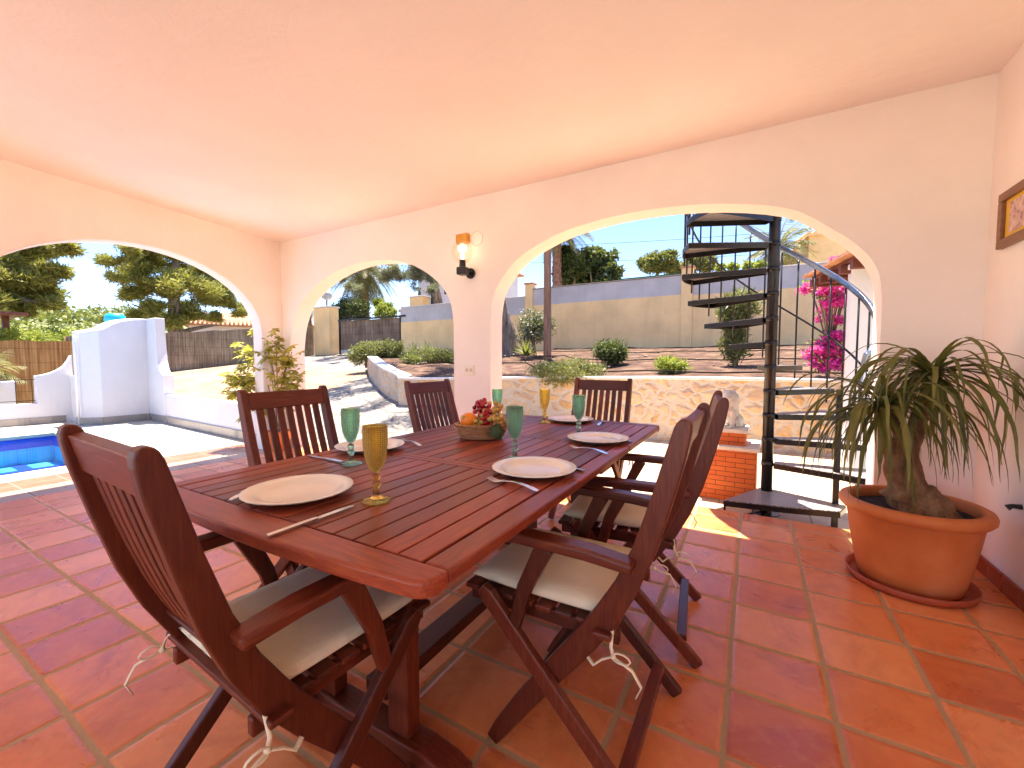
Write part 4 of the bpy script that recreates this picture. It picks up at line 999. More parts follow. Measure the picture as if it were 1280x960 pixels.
fn_ = MB().tube([(0, 0, 0), (0, 0, .25), (0, 0, .4)], [.10, .05, .09], 10).build('pillar_finial', BLACKM); fn_.location = (-14.1, 15.6, 4.262); tag(fn_, 'small black finial on the pillar across the street', 'finial')
gt = empty('driveway_gate', (-15.3, DY+.05, 1.5), 0, 'wide sliding gate clad in brown reed with iron spikes along the top', 'gate'); go = Vector((15.3, -DY-.05, -1.5))
def gp(mb, n, m, **k): o = mb.build(n, m, gt, **k); o.location = go; return o
gp(MB().box((-17.25, DY+.03, 1.66), (-13.36, DY+.06, 3.02)), 'reed_cladding', REEDGATE)
gp(MB().box((-17.25, DY+.02, 1.50), (-13.36, DY+.07, 1.655)), 'kick_plate', GREYPL)
f_ = MB(); 
for (a, b) in (((-17.31, DY+.04, 1.45), (-17.31, DY+.04, 3.1)), ((-13.33, DY+.04, 1.45), (-13.33, DY+.04, 3.08))): f_.bar(a, b, .08, .08)
f_.bar((-17.35, DY+.0, 3.07), (-13.0, DY+.0, 3.07), .08, .07); gp(f_, 'frame', IRON)
s_ = MB()
for k in range(30): x = -17.2+k*.135; s_.tube([(x, DY+.04, 3.1), (x, DY+.04, 3.24), (x, DY+.04, 3.28)], [.014, .014, .002], 5)
gp(s_, 'spikes', IRON)
# reed fences
def fence(name, P, h0, mat, lab, th=.06):
    r = empty(name, P[0], 0, lab, 'fence'); m = MB(); g = random.Random(int(abs(P[0][0]*10)))
    for (a, b) in zip(P, P[1:]):
        n = max(2, int((Vector(b)-Vector(a)).length/.35)); vs = []
        for i in range(n+1):
            t = i/n; p = Vector(a).lerp(Vector(b), t); top = p.z + h0 + g.uniform(-.025, .025); d = (Vector(b)-Vector(a)).normalized(); nn = Vector((-d.y, d.x, 0))*th/2
            for q, z in ((nn, p.z-.3), (-nn, p.z-.3), (-nn, top), (nn, top)): vs.append(Vector((p.x+q.x, p.y+q.y, z))-Vector(P[0]))
        fs = [(0, 1, 2, 3), (4*n+3, 4*n+2, 4*n+1, 4*n)] + [(4*i+q, 4*i+(q+1) % 4, 4*(i+1)+(q+1) % 4, 4*(i+1)+q) for i in range(n) for q in range(4)]
        m.add(vs, fs)
    m.build('reed_panel', mat, r)
    w = MB()
    for (a, b) in zip(P, P[1:]):
        for i in range(int((Vector(b)-Vector(a)).length/2.0)+1):
            p = Vector(a).lerp(Vector(b), min(1, i*2.0/(Vector(b)-Vector(a)).length))-Vector(P[0]); w.tube([p+Vector((-.07, 0, -.3)), p+Vector((-.07, 0, h0-.02))], .02, 6)
    w.build('post', POSTWOOD, r); return r
fence('reed_fence', [(-19.0, 7.0, .66), (-19.0, 10.3, 1.03), (-19.15, 13.4, 1.42)], 1.48, REEDG, 'grey weathered reed fence along the drive yard, from the pool parapet to the gate pillar')
fence('reed_fence', [(-19.0, 4.6, .42), (-19.0, 6.95, .655)], 1.5, REEDG, 'short stretch of weathered reed fence just behind the tall white pool parapet')
fence('reed_fence', [(-15, -3, .05), (-15, 4.3, .10)], 1.50, REEDO, 'sunlit orange reed fence behind the palm planter at the pool')
fence('reed_fence', [(-30, 16.5, 1.3), (-20.5, 14.2, 1.4)], 1.9, REEDGATE, 'dark brown reed fence left of the globe lamp pillar')

# ================================================================== POOL
ty = MB(); ty.add([(PXa, PYa, -.44), (PXb, PYa, -.44), (PXb, PYb, -.44), (PXa, PYb, -.44)], [(0, 1, 2, 3)])
ty.add([(PXa, PYa, -.44), (PXb, PYa, -.44), (PXb, PYb, -.44), (PXa, PYb, -.44), (PXa, PYa, -.05), (PXb, PYa, -.05), (PXb, PYb, -.05), (PXa, PYb, -.05)], [(0, 1, 5, 4), (1, 2, 6, 5), (2, 3, 7, 6), (3, 0, 4, 7)])
ty.build('pool_basin', POOLT)['kind'] = 'structure'
tl = MB()
for (a, b) in (((PXa+.001, PYa+.001, -.20), (PXa+.012, PYb-.001, -.055)), ((PXb-.012, PYa+.001, -.20), (PXb-.001, PYb-.001, -.055)), ((PXa+.013, PYb-.012, -.20), (PXb-.013, PYb-.001, -.055))): tl.box(a, b)
for k in range(12): tl.box((PXa+.02, 1.62-k*.46, -.436), (PXb-.02, 1.76-k*.46, -.430))
for x in (-8.9,): tl.box((x, PYa+.02, -.428), (x+.14, PYb-.02, -.423))
tl.build('pool_stripes', POOLD)['kind'] = 'structure'
wt = np_mesh('pool_water', [(PXa+.013, PYa+.01, -.06), (PXb-.013, PYa+.01, -.06), (PXb-.013, PYb-.013, -.06), (PXa+.013, PYb-.013, -.06)], [(0, 1, 2, 3)], WATER); wt['kind'] = 'structure'
GSK = tiles('grey_skirting', .40, .40, 0, 0, grout=.003, pal=[(.26, .22, .20), (.32, .28, .25), (.38, .33, .29)], groutc=(.4, .36, .3))
# tall parapet with a swept top
pt = empty('shower_wall', (-10.3, 3.0, 0), 0, 'tall white rendered parapet with a swept top at the corner of the pool deck', 'wall'); po_ = Vector((10.3, -3.0, 0))
zc = [(2.60, 1.60), (2.81, 1.655), (2.90, 1.69), (3.0, 1.77), (3.12, 1.83), (3.30, 1.875), (3.50, 1.90), (3.66, 1.90)]
m = MB()
vs = []; 
for (y, z) in zc:
    xf = -9.93 if y >= 2.81 else -10.10
    for (x, zz) in ((xf, -.1), (xf - .0 if False else -10.45, -.1), (-10.45, z*1.02), (xf, z)): vs.append((x, y, zz))
n = len(zc)-1
fs = [(0, 1, 2, 3), (4*n+3, 4*n+2, 4*n+1, 4*n)] + [(4*i+q, 4*i+(q+1) % 4, 4*(i+1)+(q+1) % 4, 4*(i+1)+q) for i in range(n) for q in range(4)]
m.add(vs, fs); o = m.build('render', WHITEPL, pt, bevel=.01); o.location = po_
m = MB().prism([(-9.915, 2.805), (-10.09, 2.588), (-10.40, 2.588), (-10.40, 2.60), (-10.10, 2.601), (-9.929, 2.809)], .001, .12); m.box((-9.929, 2.81, .001), (-9.913, 3.435, .12)); o = m.build('skirting', GSK, pt); o.location = po_
# flared wing and low wall towards the porch
lwl = empty('low_wall', (-8, 3.4, 0), 0, 'low white garden wall from the tall parapet to the porch pillar', 'wall'); lo2 = Vector((8, -3.4, 0))
prof = [(-9.93, 1.90), (-9.47, 1.90), (-9.455, 1.45), (-9.43, 1.25), (-9.40, 1.10), (-9.34, .97), (-9.26, .89), (-9.18, .86), (-9.14, .86)]
ya = lambda x: 3.465 - (x+9.83)*.072
m = MB(); vs = []
for (x, z) in prof:
    for (dy, zz) in ((0, -.1), (.16, -.1), (.16, z), (0, z)): vs.append((x, ya(x)+dy, zz))
n = len(prof)-1; m.add(vs, [(0, 1, 2, 3), (4*n+3, 4*n+2, 4*n+1, 4*n)] + [(4*i+q, 4*i+(q+1) % 4, 4*(i+1)+(q+1) % 4, 4*(i+1)+q) for i in range(n) for q in range(4)])
o = m.build('flared_end', WHITEPL, lwl, bevel=.01); o.location = lo2
def lowseg(x0, x1, z0, z1, d0, d1, name, mat, bev=.008):
    vs = []
    for x in (x0, x1):
        for (dy, zz) in ((d0, z0), (d1, z0), (d1, z1), (d0, z1)): vs.append((x, ya(x)+dy, zz))
    o = MB().add(vs, [(0, 1, 2, 3), (7, 6, 5, 4)] + [(q, (q+1) % 4, 4+(q+1) % 4, 4+q) for q in range(4)]).build(name, mat, lwl, bevel=bev); o.location = lo2
lowseg(-9.139, -5.45, -.1, .505, .01, .15, 'render', WHITEPL); lowseg(-9.92, -5.45, .0005, .125, -.014, -.0005, 'skirting', GSK, .002)
# western parapet with quarter-round sweep, railing above the low part
wp = empty('pool_parapet', (-10.9, 1.8, 0), 0, 'white pool parapet sweeping down in a quarter curve to a low sill', 'wall'); wo = Vector((10.9, -1.8, 0))
prof = [(-6.0, .365), (2.239, .365), (2.24, .85), (2.33, .865), (2.43, .90), (2.52, .95), (2.60, 1.02), (2.66, 1.12), (2.70, 1.22)]
m = MB(); vs = []
for (y, z) in prof:
    for (x, zz) in ((-10.9, -.1), (-11.06, -.1), (-11.06, z), (-10.9, z)): vs.append((x, y, zz))
n = len(prof)-1; m.add(vs, [(0, 1, 2, 3), (4*n+3, 4*n+2, 4*n+1, 4*n)] + [(4*i+q, 4*i+(q+1) % 4, 4*(i+1)+(q+1) % 4, 4*(i+1)+q) for i in range(n) for q in range(4)])
o = m.build('render', WHITEPL, wp, bevel=.008); o.location = wo
o = MB().box((-10.899, -6, .0005), (-10.885, 2.58, .12)).build('skirting', GSK, wp); o.location = wo
o = MB().box((-10.899, 2.66, -.1), (-10.451, 2.76, .84)).build('return_wall', WHITEPL, wp); o.location = wo
rl = empty('iron_railing', (-10.98, 1.0, .366), 0, 'thin iron railing on the low sill of the pool parapet', 'railing'); m = MB()
m.bar((0, -4, .42), (0, 1.235, .42), .012, .012); m.bar((0, -4, .05), (0, 1.235, .05), .010, .010); m.build('rail', IRON, rl); m = MB()
for k in range(27): m.tube([(0, 1.2-k*.19, 0), (0, 1.2-k*.19, .42)], .005, 6)
m.build('bars', IRON, rl)
cy_ = MB().lathe([(0, 0), (.155, 0), (.175, .08), (.165, .17), (.12, .22), (0, .23)], 24).build('upturned_tub', CYAN); cy_.location = (-11.6, 3.55, 1.72+.16); tag(cy_, 'turquoise plastic tub showing above the tall white parapet', 'tub')
cp = MB().box((-.25, -.25, 0), (.25, .25, 1.97)).build('masonry_stub', WHITEPL, None, bevel=.01); cp.location = (-11.6, 3.55, -.1); tag(cp, 'white masonry stub behind the parapet, carrying the turquoise tub', 'pillar')
hs = MB().tube([(0, 0, 0), (0, 0, 1.5), (-.02, 0, 1.55)], .016, 8).build('shower_pipe', PAINTW); hs.location = (-10.115, 2.55, .0); tag(hs, 'thin pale pipe standing in the angle of the tall white parapet', 'pipe')
# planter with fan palm behind the railing
plb = empty('palm_planter', (-13.2, 1.9, -.02), 0, 'square cream planter behind the railing, holding a spiky palm', 'planter')
bq = PX(28, 485, -13.2); MB().box((-.55, -.42, 0), (.55, .42, .74)).build('box', PAINTW, plb, bevel=.02); MB().box((-.5, -.37, .70), (.5, .37, .745)).build('soil', POTSOIL, plb)
def frond(p0, d, L_, g, n=22, lw=.02, ll=.3, droop=.09, N=12):
    """pinnate palm frond: spine plus folded leaflets"""
    vs = []; fs = []; p = Vector(p0); d = Vector(d).normalized(); st = L_/N; sp = [p.copy()]
    for i in range(N):
        p = p + d*st; d = (d + Vector((0, 0, -droop))).normalized(); sp.append(p.copy())
    for k in range(n):
        t = .15+.85*k/n; i = min(int(t*N), N-1); q = sp[i].lerp(sp[i+1], t*N-i); dd = (sp[i+1]-sp[i]).normalized(); sd = dd.cross(Vector((0, 0, 1))).normalized()
        l = ll*math.sin(math.pi*(.12+.83*t))*g.uniform(.85, 1.1)
        for s_ in (-1, 1):
            dr = (sd*s_*.85 + dd*.6 + Vector((0, 0, -.25+g.uniform(-.15, .15)))).normalized(); w = dd*lw*.5; b = len(vs)
            vs += [q-w, q+w, q+dr*l*.6+w*.7+Vector((0, 0, -l*.05)), q+dr*l+Vector((0, 0, -l*.22)), q+dr*l*.6-w*.7+Vector((0, 0, -l*.05))]; fs.append((b, b+1, b+2, b+3, b+4))
    return vs, fs, sp
def palm(name, loc, h, r0, nf, L_, ll, lab, seed, bark=True, el=(-25, 75), droop=.09, n=24, mat=None):
    root = empty(name, loc, 0, lab, 'palm'); g = random.Random(seed)
    if h > 0:
        K = int(h/.14)+2; P = [(r0*(1.08 if i % 2 else .9)*(1.12-.2*i/K), i*h/K) for i in range(K+1)]; MB().lathe(P, 18, wob=lambda a, z: .10*math.sin(a*5+z*40)).build('trunk', BARK if mat is None else mat, root)
    m = MB(); sp_m = MB()
    for k in range(nf):
        az = k*2.39996+g.random()*.3; e = R(el[0]+(el[1]-el[0])*(k+.5)/nf); d = (math.cos(az)*math.cos(e), math.sin(az)*math.cos(e), math.sin(e))
        v, f, s_ = frond((0, 0, h), d, L_*g.uniform(.85, 1.1), g, n, .028*L_/1.5, ll, droop); m.add(v, f); sp_m.tube(s_, [.014*L_/1.5*(1-.8*i/len(s_)) for i in range(len(s_))], 4)
    m.build('fronds', PALML, root); sp_m.build('frond_stems', BARK, root); return root
palm('fan_palm', (-13.2, 1.9, .70), .12, .09, 26, .75, .34, 'bushy yellow green palm in the cream planter by the pool railing', 5, el=(0, 80), droop=.07, n=18)

# ================================================================== PLANTS IN THE BED
def shrub(name, loc, blobs, n, L_, W_, mat, lab, seed, cat='shrub', shell=.45, gap=0, upb=.3, stems=5, group=None):
    root = empty(name, loc, 0, lab, cat, group); g = np.random.default_rng(seed)
    P = blob_points(blobs, n, g, shell, gap, 3); V, Fq = leaf_quads(P, L_, W_, g, upb=upb); np_mesh('foliage', V, Fq, mat, root)
    r = random.Random(seed); m = MB()
    for k in range(stems):
        b = blobs[k % len(blobs)]; t_ = Vector(b[0])+Vector([r.gauss(0, .35)*q for q in b[1]]); m.tube(smooth_path([(r.gauss(0, .03), r.gauss(0, .03), -.05), (t_.x*.4, t_.y*.4, t_.z*.5), tuple(t_)], 3), .012+.004*L_*10, 5)
    m.build('stem', BARK, root); return root
def bedp(px, y): p = PY(px, 440, y); return Vector((p.x, y, bed_z(p.x, y)-.01))
T_ = 'trailing grey green shrub spilling over the stone retaining wall'
def at_wall(px, dy):
    lo, hi = 5., 14.
    for _ in range(40):
        m_ = (lo+hi)/2; x = PY(px, 455, m_).x; yr = rw_y(x)
        if yr is None or m_ < yr: lo = m_
        else: hi = m_
        if yr is None: lo = m_
    x = PY(px, 455, lo).x; return Vector((x, lo+dy, bed_z(x, lo+dy)))
shrub('trailing_shrub', bedp(707, 7.2), [((-.35, 0, .12), (.40, .22, .16)), ((.15, 0, .15), (.42, .24, .20)), ((-.05, -.30, .02), (.6, .16, .20)), ((.5, .05, .1), (.3, .2, .14))], 5200, .075, .016, OLIVE, T_+', behind the far chair', 21)
p_ = bedp(530, 8.3); shrub('trailing_shrub', p_, [((-.3, 0, .15), (.45, .3, .20)), ((.3, .1, .18), (.5, .3, .22)), ((-.1, -.3, .06), (.4, .18, .16)), ((.8, .2, .14), (.3, .25, .18))], 6500, .085, .018, OLIVE, T_+', middle of three', 22)
p_ = Vector((XE+.55, YE-.3, 1.22)); shrub('trailing_shrub', p_, [((0, 0, .22), (.55, .4, .30)), ((.6, .2, .24), (.5, .35, .30)), ((-.25, -.3, .05), (.35, .25, .3))], 7000, .10, .022, OLIVE, T_+' at its far tip', 23)
shrub('low_shrub', bedp(835, 8.0), [((0, 0, .09), (.22, .2, .14)), ((.15, .05, .06), (.18, .14, .10))], 1500, .13, .02, LIME, 'small bright green clump on bare soil in the middle of the bed', 24, upb=.6)
shrub('round_bush', bedp(762, 9.2), [((0, 0, .26), (.36, .34, .26)), ((.15, 0, .2), (.25, .25, .2))], 4200, .10, .028, DARKLF, 'round dark green bush in the bed before the yellow wall', 25, upb=.5)
shrub('airy_shrub', bedp(668, 10.7), [((0, 0, .85), (.52, .45, .50)), ((-.25, .1, .55), (.4, .4, .35)), ((.3, -.1, .7), (.4, .4, .4))], 5200, .085, .04, GREYLF, 'airy grey green shrub beside the wooden post, in front of the street wall', 26, gap=.15, shell=.2)
shrub('oleander', bedp(918, 9.0), [((0, 0, .30), (.26, .26, .30)), ((.02, 0, .75), (.22, .22, .35)), ((.12, 0, 1.08), (.30, .25, .30)), ((-.15, 0, 1.0), (.18, .18, .3))], 3600, .15, .026, OLIVE, 'tall slender oleander seen between the treads of the staircase', 27, upb=.9, stems=9)
tf = empty('grass_tuft', bedp(779, 10.2), 0, 'thin tuft of tall grass beside the round dark bush', 'grass tuft'); m = MB(); g_ = random.Random(4)
for k in range(26):
    a = g_.random()*6.28; d = Vector((math.cos(a)*.25, math.sin(a)*.2, 1)); l = g_.uniform(.35, .75); m.tube([(0, 0, 0), d*l*.5, d*l+Vector((math.cos(a)*.06, 0, -.03))], [.005, .004, .001], 3)
m.build('blades', OLIVE, tf)
def agave(loc, r, seed, lab, mat=GREYLF, n=26, name='agave', cat='agave', grp=None):
    root = empty(name, loc, 0, lab, cat, grp); m = MB(); g = random.Random(seed)
    for k in range(n):
        az = k*2.4; el = R(10+75*(k/n)); l = r*g.uniform(.85, 1.1); d = Vector((math.cos(az)*math.cos(el), math.sin(az)*math.cos(el), math.sin(el))); sd = d.cross(Vector((0, 0, 1))).normalized(); u = sd.cross(d); w = r*.075
        vs = [];
        for t, ww in ((0, .7), (.35, 1), (.7, .6), (1, .03)):
            p = d*l*t + u*(.06*r*math.sin(t*3)); vs += [p-sd*w*ww, p-u*w*ww*.5, p+sd*w*ww]
        m.add(vs, [(3*i+q, 3*i+q+1, 3*i+q+4, 3*i+q+3) for i in range(3) for q in range(2)], True)
    m.build('leaves', mat, root); return root
agave(bedp(517, 12.3), .52, 1, 'left one of two spiky agaves in front of the yellow wall', grp='agaves by the street wall')
agave(bedp(533, 11.8), .62, 2, 'right one of two spiky agaves in front of the yellow wall', grp='agaves by the street wall')
agave(bedp(657, 10.0), .45, 3, 'low spiky clump at the foot of the wooden post', OLIVE, 34, 'spiky_clump', 'plant')
# stones scattered on the bed, drip hoses
g_ = random.Random(77)
m = MB()
for k in range(170):
    x = g_.uniform(-8, 3); y = g_.uniform(6.6, 13.2); r_ = g_.uniform(.010, .035)
    yr = rw_y(max(min(x, 3.3), XE))
    if yr and y > yr+.4: m.sphere((x, y, bed_z(x, y)+r_*.2), r_, 6, 4, (1.2, 1, .6), .3)
m.build('gravel', var('bed_pebbles', (.20, .15, .11), (.38, .32, .26), 3, .9))['kind'] = 'stuff'
for (y, lab) in ((7.6, 'black drip hose lying across the bed nearer the stone wall'), (9.6, 'black drip hose lying across the middle of the bed'), (11.6, 'black drip hose lying across the bed near the yellow wall')):
    o = MB().tube([(x, y+.08*math.sin(x*1.7), bed_z(x, y)+.035+.012*math.sin(x*3)) for x in [-5.5+.25*k for k in range(36)]], .014, 6).build('drip_hose', MATTE); tag(o, lab, 'hose', 'drip hoses on the bed')
wpst = MB().lathe([(.105, -.1), (.10, 1.5), (.092, 3.2), (.09, 4.6), (.0, 4.62)], 16, wob=lambda a, z: .05*math.sin(a*3+z)).build('wooden_post', POSTWOOD); wpst.location = bedp(684, 10.2); tag(wpst, 'tall round brown wooden post rising from the bed in front of the street wall', 'post')

# ================================================================== TREES
def tree(name, loc, trunk, branches, blobs, n, L_, W_, mat, lab, seed, cat='tree', gap=.12, shell=.35, upb=.2, grp=None):
    root = empty(name, loc, 0, lab, cat, grp); m = MB()
    for P, rs in [trunk]+branches:
        Q = smooth_path([tuple(p)+(r,) for p, r in zip(P, rs)], 4); m.tube([q[:3] for q in Q], [max(.01, q[3]) for q in Q], 12)
    m.build('trunk', BARK, root); g = np.random.default_rng(seed)
    P = blob_points(blobs, n, g, shell, gap, 1.4); V, Fq = leaf_quads(P, L_, W_, g, upb=upb); np_mesh('crown', V, Fq, mat, root); return root
def sub_blobs(blobs, k, seed, s=.42):
    """break a crown into smaller clumps so sky shows between them"""
    r = random.Random(seed); out = []
    for c, rad in [(b[0], b[1]) for b in blobs]:
        for i in range(k):
            d = Vector((r.gauss(0, 1), r.gauss(0, 1), r.gauss(0, 1))).normalized()*r.uniform(.35, .9)
            q = r.uniform(.7, 1.2)*s; out.append(((c[0]+d.x*rad[0], c[1]+d.y*rad[1], c[2]+d.z*rad[2]), (rad[0]*q, rad[1]*q, rad[2]*q*.8)))
    return out
def px_blobs(Y, org, pxs, seed, s=.5):
    r = random.Random(seed); out = []
    for (px, py, rp) in pxs:
        c = PY(px, py, Y+r.uniform(-.5, .5)); fwd = (c-Vector((0, 0, EYE))).dot(Vector(FW)); rad = rp/F*fwd; out.append(((c.x-org[0], c.y-org[1], c.z-org[2]), (rad, rad, rad*.8)))
    return sub_blobs(out, 7, seed, s)
# big pine over the drive: trunk leans in front of the street wall, crown above the arches
tp = PY(640, 438, 11.0); tz = bed_z(tp.x, 11)
tree('leaning_pine', (tp.x, 11, tz), ([(0, 0, -.2), (-.15, 0, .6), (-.38, -.1, 1.5), (-.45, -.3, 3.0), (-.5, -.8, 4.2)], [.36, .27, .22, .2, .13]),
     [([(-.6, -.3, 2.6), (-1.7, -.6, 3.1), (-2.9, -1.0, 3.6)], [.13, .09, .04]), ([(-.8, -.6, 3.5), (-.2, -1.8, 4.1), (-.6, -3, 4.4)], [.1, .07, .03])],
     sub_blobs([((-1.9, -1.3, 4.0), (2.3, 1.8, .7)), ((-.4, -2.9, 4.4), (1.7, 1.4, .6)), ((-.2, -4.3, 4.3), (1.3, 1.1, .45)), ((1.4, -3.4, 4.5), (1.5, 1.2, .5)), ((-2.2, -3.4, 4.2), (1.5, 1.2, .5))], 9, 5, .36) + px_blobs(11.3, (tp.x, 11, tz), [(500, 342, 20), (530, 342, 22), (556, 352, 15), (470, 333, 18), (540, 362, 9), (515, 360, 8), (425, 345, 12), (405, 357, 9), (455, 338, 15), (485, 346, 13), (505, 356, 10), (545, 350, 14)], 6), 72000, .13, .022, GREYLF, 'leaning rough barked tree at the left of the bed, crown over the drive', 31, gap=.3)
tree('street_tree', (-13.2, 16.2, 1.3), ([(0, 0, -.1), (-.1, 0, 2), (-.3, -.4, 4), (-.6, -.9, 5.5)], [.3, .24, .18, .1]), [([(-.3, -.4, 3.8), (-1.5, -1.5, 4.8), (-2.6, -2.6, 5.2)], [.12, .08, .03]), ([(-.3, -.4, 4), (1.5, -1.2, 5)], [.1, .04])],
     sub_blobs([((-1.6, -2.9, 5.6), (2.6, 2.2, .8)), ((.6, -1.6, 5.2), (2.2, 1.8, .8)), ((-3.8, -2.4, 5.0), (1.7, 1.6, .7)), ((-4.6, -1.6, 3.9), (1.0, 1.0, .5))], 9, 8, .36), 30000, .18, .03, GREYLF, 'loose grey leaved tree beyond the gate, its branches reaching over the drive', 32, gap=.2)
# pines seen through the pool arch
def pine(lab, loc, trunk, brs, pxs, X, seed, n, grp, s=.62):
    lo_ = Vector(loc); blobs = []; r = random.Random(seed)
    for (px, py, rp) in pxs:
        XX = X+r.uniform(-1.2, 1.2); c = PX(px, py, XX); fwd = (c-Vector((0, 0, EYE))).dot(Vector(FW)); rad = rp/F*fwd
        blobs.append((tuple(c-lo_), (rad*.9, rad*.85, rad*.62)))
    return tree('pine_tree', loc, trunk, brs, sub_blobs(blobs, 7, seed, s)+[(b[0], (b[1][0]*.5, b[1][1]*.5, b[1][2]*.5)) for b in blobs], n, .26, .045, PINE, lab, seed, 'pine tree', gap=.06, upb=.5, grp=grp)
b1 = PX(-60, 430, -22); gz = 0.2
pine('left-hand pine beyond the pool, its trunk outside the arch and branches reaching in', (b1.x, b1.y, gz), ([(0, 0, 0), (.2, .2, 2), (.1, .5, 4.5), (0, .9, 7)], [.34, .28, .22, .12]),
     [([(.15, .3, 2.6), (.3, 1.2, 3.0), (.4, 2.1, 2.9)], [.12, .08, .03])],
     [(0, 330, 26), (30, 320, 28), (60, 312, 22), (85, 310, 14), (20, 350, 26), (50, 345, 20), (5, 372, 22), (45, 372, 22), (65, 380, 12), (30, 388, 12), (75, 340, 12), (-25, 340, 30), (-20, 375, 25), (20, 300, 25), (60, 295, 20), (-15, 310, 30)], -22, 41, 75000, 'pines beyond the pool')
b2 = PX(222, 430, -27)
pine('right-hand pine beyond the reed fence, broad crown behind the tall white parapet', (b2.x, b2.y, .6), ([(0, 0, 0), (.1, -.1, 1.8), (.3, -.2, 3.6), (.2, 0, 6)], [.42, .34, .26, .14]),
     [([(.2, -.2, 2.4), (.4, -1.2, 3.0), (.5, -2.0, 3.3)], [.14, .09, .03]), ([(.2, -.2, 2.0), (.4, 1.0, 2.4), (.5, 1.9, 2.6)], [.14, .09, .03])],
     [(145, 325, 18), (165, 340, 22), (160, 365, 22), (185, 330, 28), (190, 385, 22), (205, 360, 30), (235, 350, 32), (262, 375, 26), (240, 392, 22), (285, 380, 22), (300, 392, 12), (225, 320, 30), (255, 335, 26), (175, 395, 14), (212, 400, 18), (150, 350, 14), (275, 352, 22), (195, 305, 26), (160, 312, 18), (270, 395, 14)], -27, 42, 100000, 'pines beyond the pool')
# shrubs between the orange reed fence and the hill
for i, (px, py, X, r_, lab) in enumerate([(20, 421, -19, .75, 'yellow green bush right behind the orange reed fence, beside the timber pavilion'), (50, 421, -20, .85, 'yellow green bush behind the orange reed fence, middle of three'), (80, 417, -21, .95, 'yellow green bush behind the orange reed fence, next to the tall parapet')]):
    p = PX(px, py, X); shrub('garden_bush', (p.x, p.y, .1), [((0, 0, p.z-.35), (r_*.8, r_*1.2, .55)), ((0, .6, p.z-.6), (r_*.7, r_, .5))], 5000, .13, .04, LIME, lab, 60+i, group='bushes behind the orange fence')
# planting beyond the street wall
def crown_px(name, lab, Y, pxs, gz, mat, n, L_, W_, seed, cat='tree', grp=None, s=.5, sq=.9):
    c0 = PY(pxs[0][0], pxs[0][1], Y); blobs = []; r = random.Random(seed)
    for (px, py, rp) in pxs:
        c = PY(px, py, Y+r.uniform(-.6, .6)); fwd = (c-Vector((0, 0, EYE))).dot(Vector(FW)); rad = rp/F*fwd; blobs.append(((c.x-c0.x, c.y-Y, c.z-gz), (rad, rad, rad*sq)))
    h = c0.z-gz
    return tree(name, (c0.x, Y, gz), ([(0, 0, 0), (.05, 0, h*.5), (0, .1, h)], [.14, .11, .06]), [([(0, 0, h*.4), tuple(Vector(b[0])*.8+Vector((0, 0, h*.1)))], [.07, .03]) for b in blobs[1:4]], sub_blobs(blobs, 6, seed, s)+blobs, n, L_, W_, mat, lab, seed, cat, gap=.05, shell=.5, grp=grp)
crown_px('clipped_tree', 'dark leafy tree above the street wall, next to the palm trunk', 18, [(712, 335, 17), (706, 318, 11), (722, 328, 14), (716, 350, 16)], 1.3, DARKLF, 15000, .20, .10, 51)
crown_px('clipped_tree', 'broad dark round tree above the street wall, right of its narrower neighbour', 18.5, [(747, 333, 20), (735, 322, 13), (756, 325, 15), (765, 338, 13), (740, 350, 16), (760, 352, 14)], 1.3, DARKLF, 20000, .20, .10, 52)
crown_px('olive_tree', 'rounded olive coloured tree above the street wall, left of the staircase', 30, [(822, 328, 15), (810, 330, 11), (834, 325, 12), (840, 334, 10)], 1.5, OLIVE, 14000, .26, .10, 53)
crown_px('olive_tree', 'yellow green tree right behind the staircase rail, above the street wall', 31, [(868, 322, 12), (855, 340, 11), (880, 330, 12), (848, 343, 9)], 1.5, OLIVE, 12000, .26, .10, 54)
crown_px('low_hedge_bush', 'low lime bush on the skyline above the wall, left of the staircase pole', 22, [(900, 335, 5), (917, 334, 6), (937, 333, 7), (950, 332, 6)], 2.0, LIME, 5000, .16, .07, 55, 'shrub')
crown_px('garden_hedge_bush', 'dark clipped bush behind the reed gate, left of the palm trunk', 16.8, [(436, 384, 20), (425, 388, 14), (448, 384, 16), (430, 395, 14), (450, 395, 12)], 1.3, DARKLF, 15000, .15, .045, 56, 'shrub', sq=.75)
crown_px('garden_hedge_bush', 'lime tinged bush behind the reed gate, right of the palm trunk', 17.6, [(480, 388, 12), (474, 380, 8), (486, 392, 9)], 1.3, LIME, 6000, .16, .05, 57, 'shrub')
p_ = PY(455, 350, 18.5); palm('palm_tree', (p_.x, 18.5, 1.3), p_.z-1.3+.55, .30, 54, 2.6, .62, 'tall palm behind the reed gate with a shaggy brown trunk', 61, el=(-55, 70), droop=.13, n=30, mat=var('palm_bark', (.22, .10, .05), (.42, .22, .12), 7, .95, 1, 12, .04))
PB = var('palm_bark_far', (.10, .045, .03), (.34, .18, .12), 9, .95, 1, 12, .04)
for (px, lab) in ((697, 'right one of two rough palm trunks above the street wall beside the wooden post'), (690.5, 'left one of two rough palm trunks above the street wall, partly behind the wooden post')):
    p = PY(px, 330, 17); palm('palm_tree', (p.x, 17+(.4 if px < 695 else 0), 1.3), 5.6, .17, 30, 1.9, .45, lab, int(px), el=(-35, 70), droop=.12, n=22, mat=PB).__setitem__('group', 'palms beyond the street wall')
p = PY(972, 312, 24); palm('palm_tree', (p.x, 24, 1.5), p.z-1.5, .22, 40, 2.0, .5, 'palm behind the staircase pole, grey green fronds against the sky', 63, el=(-40, 70), droop=.12, n=24, mat=PB)
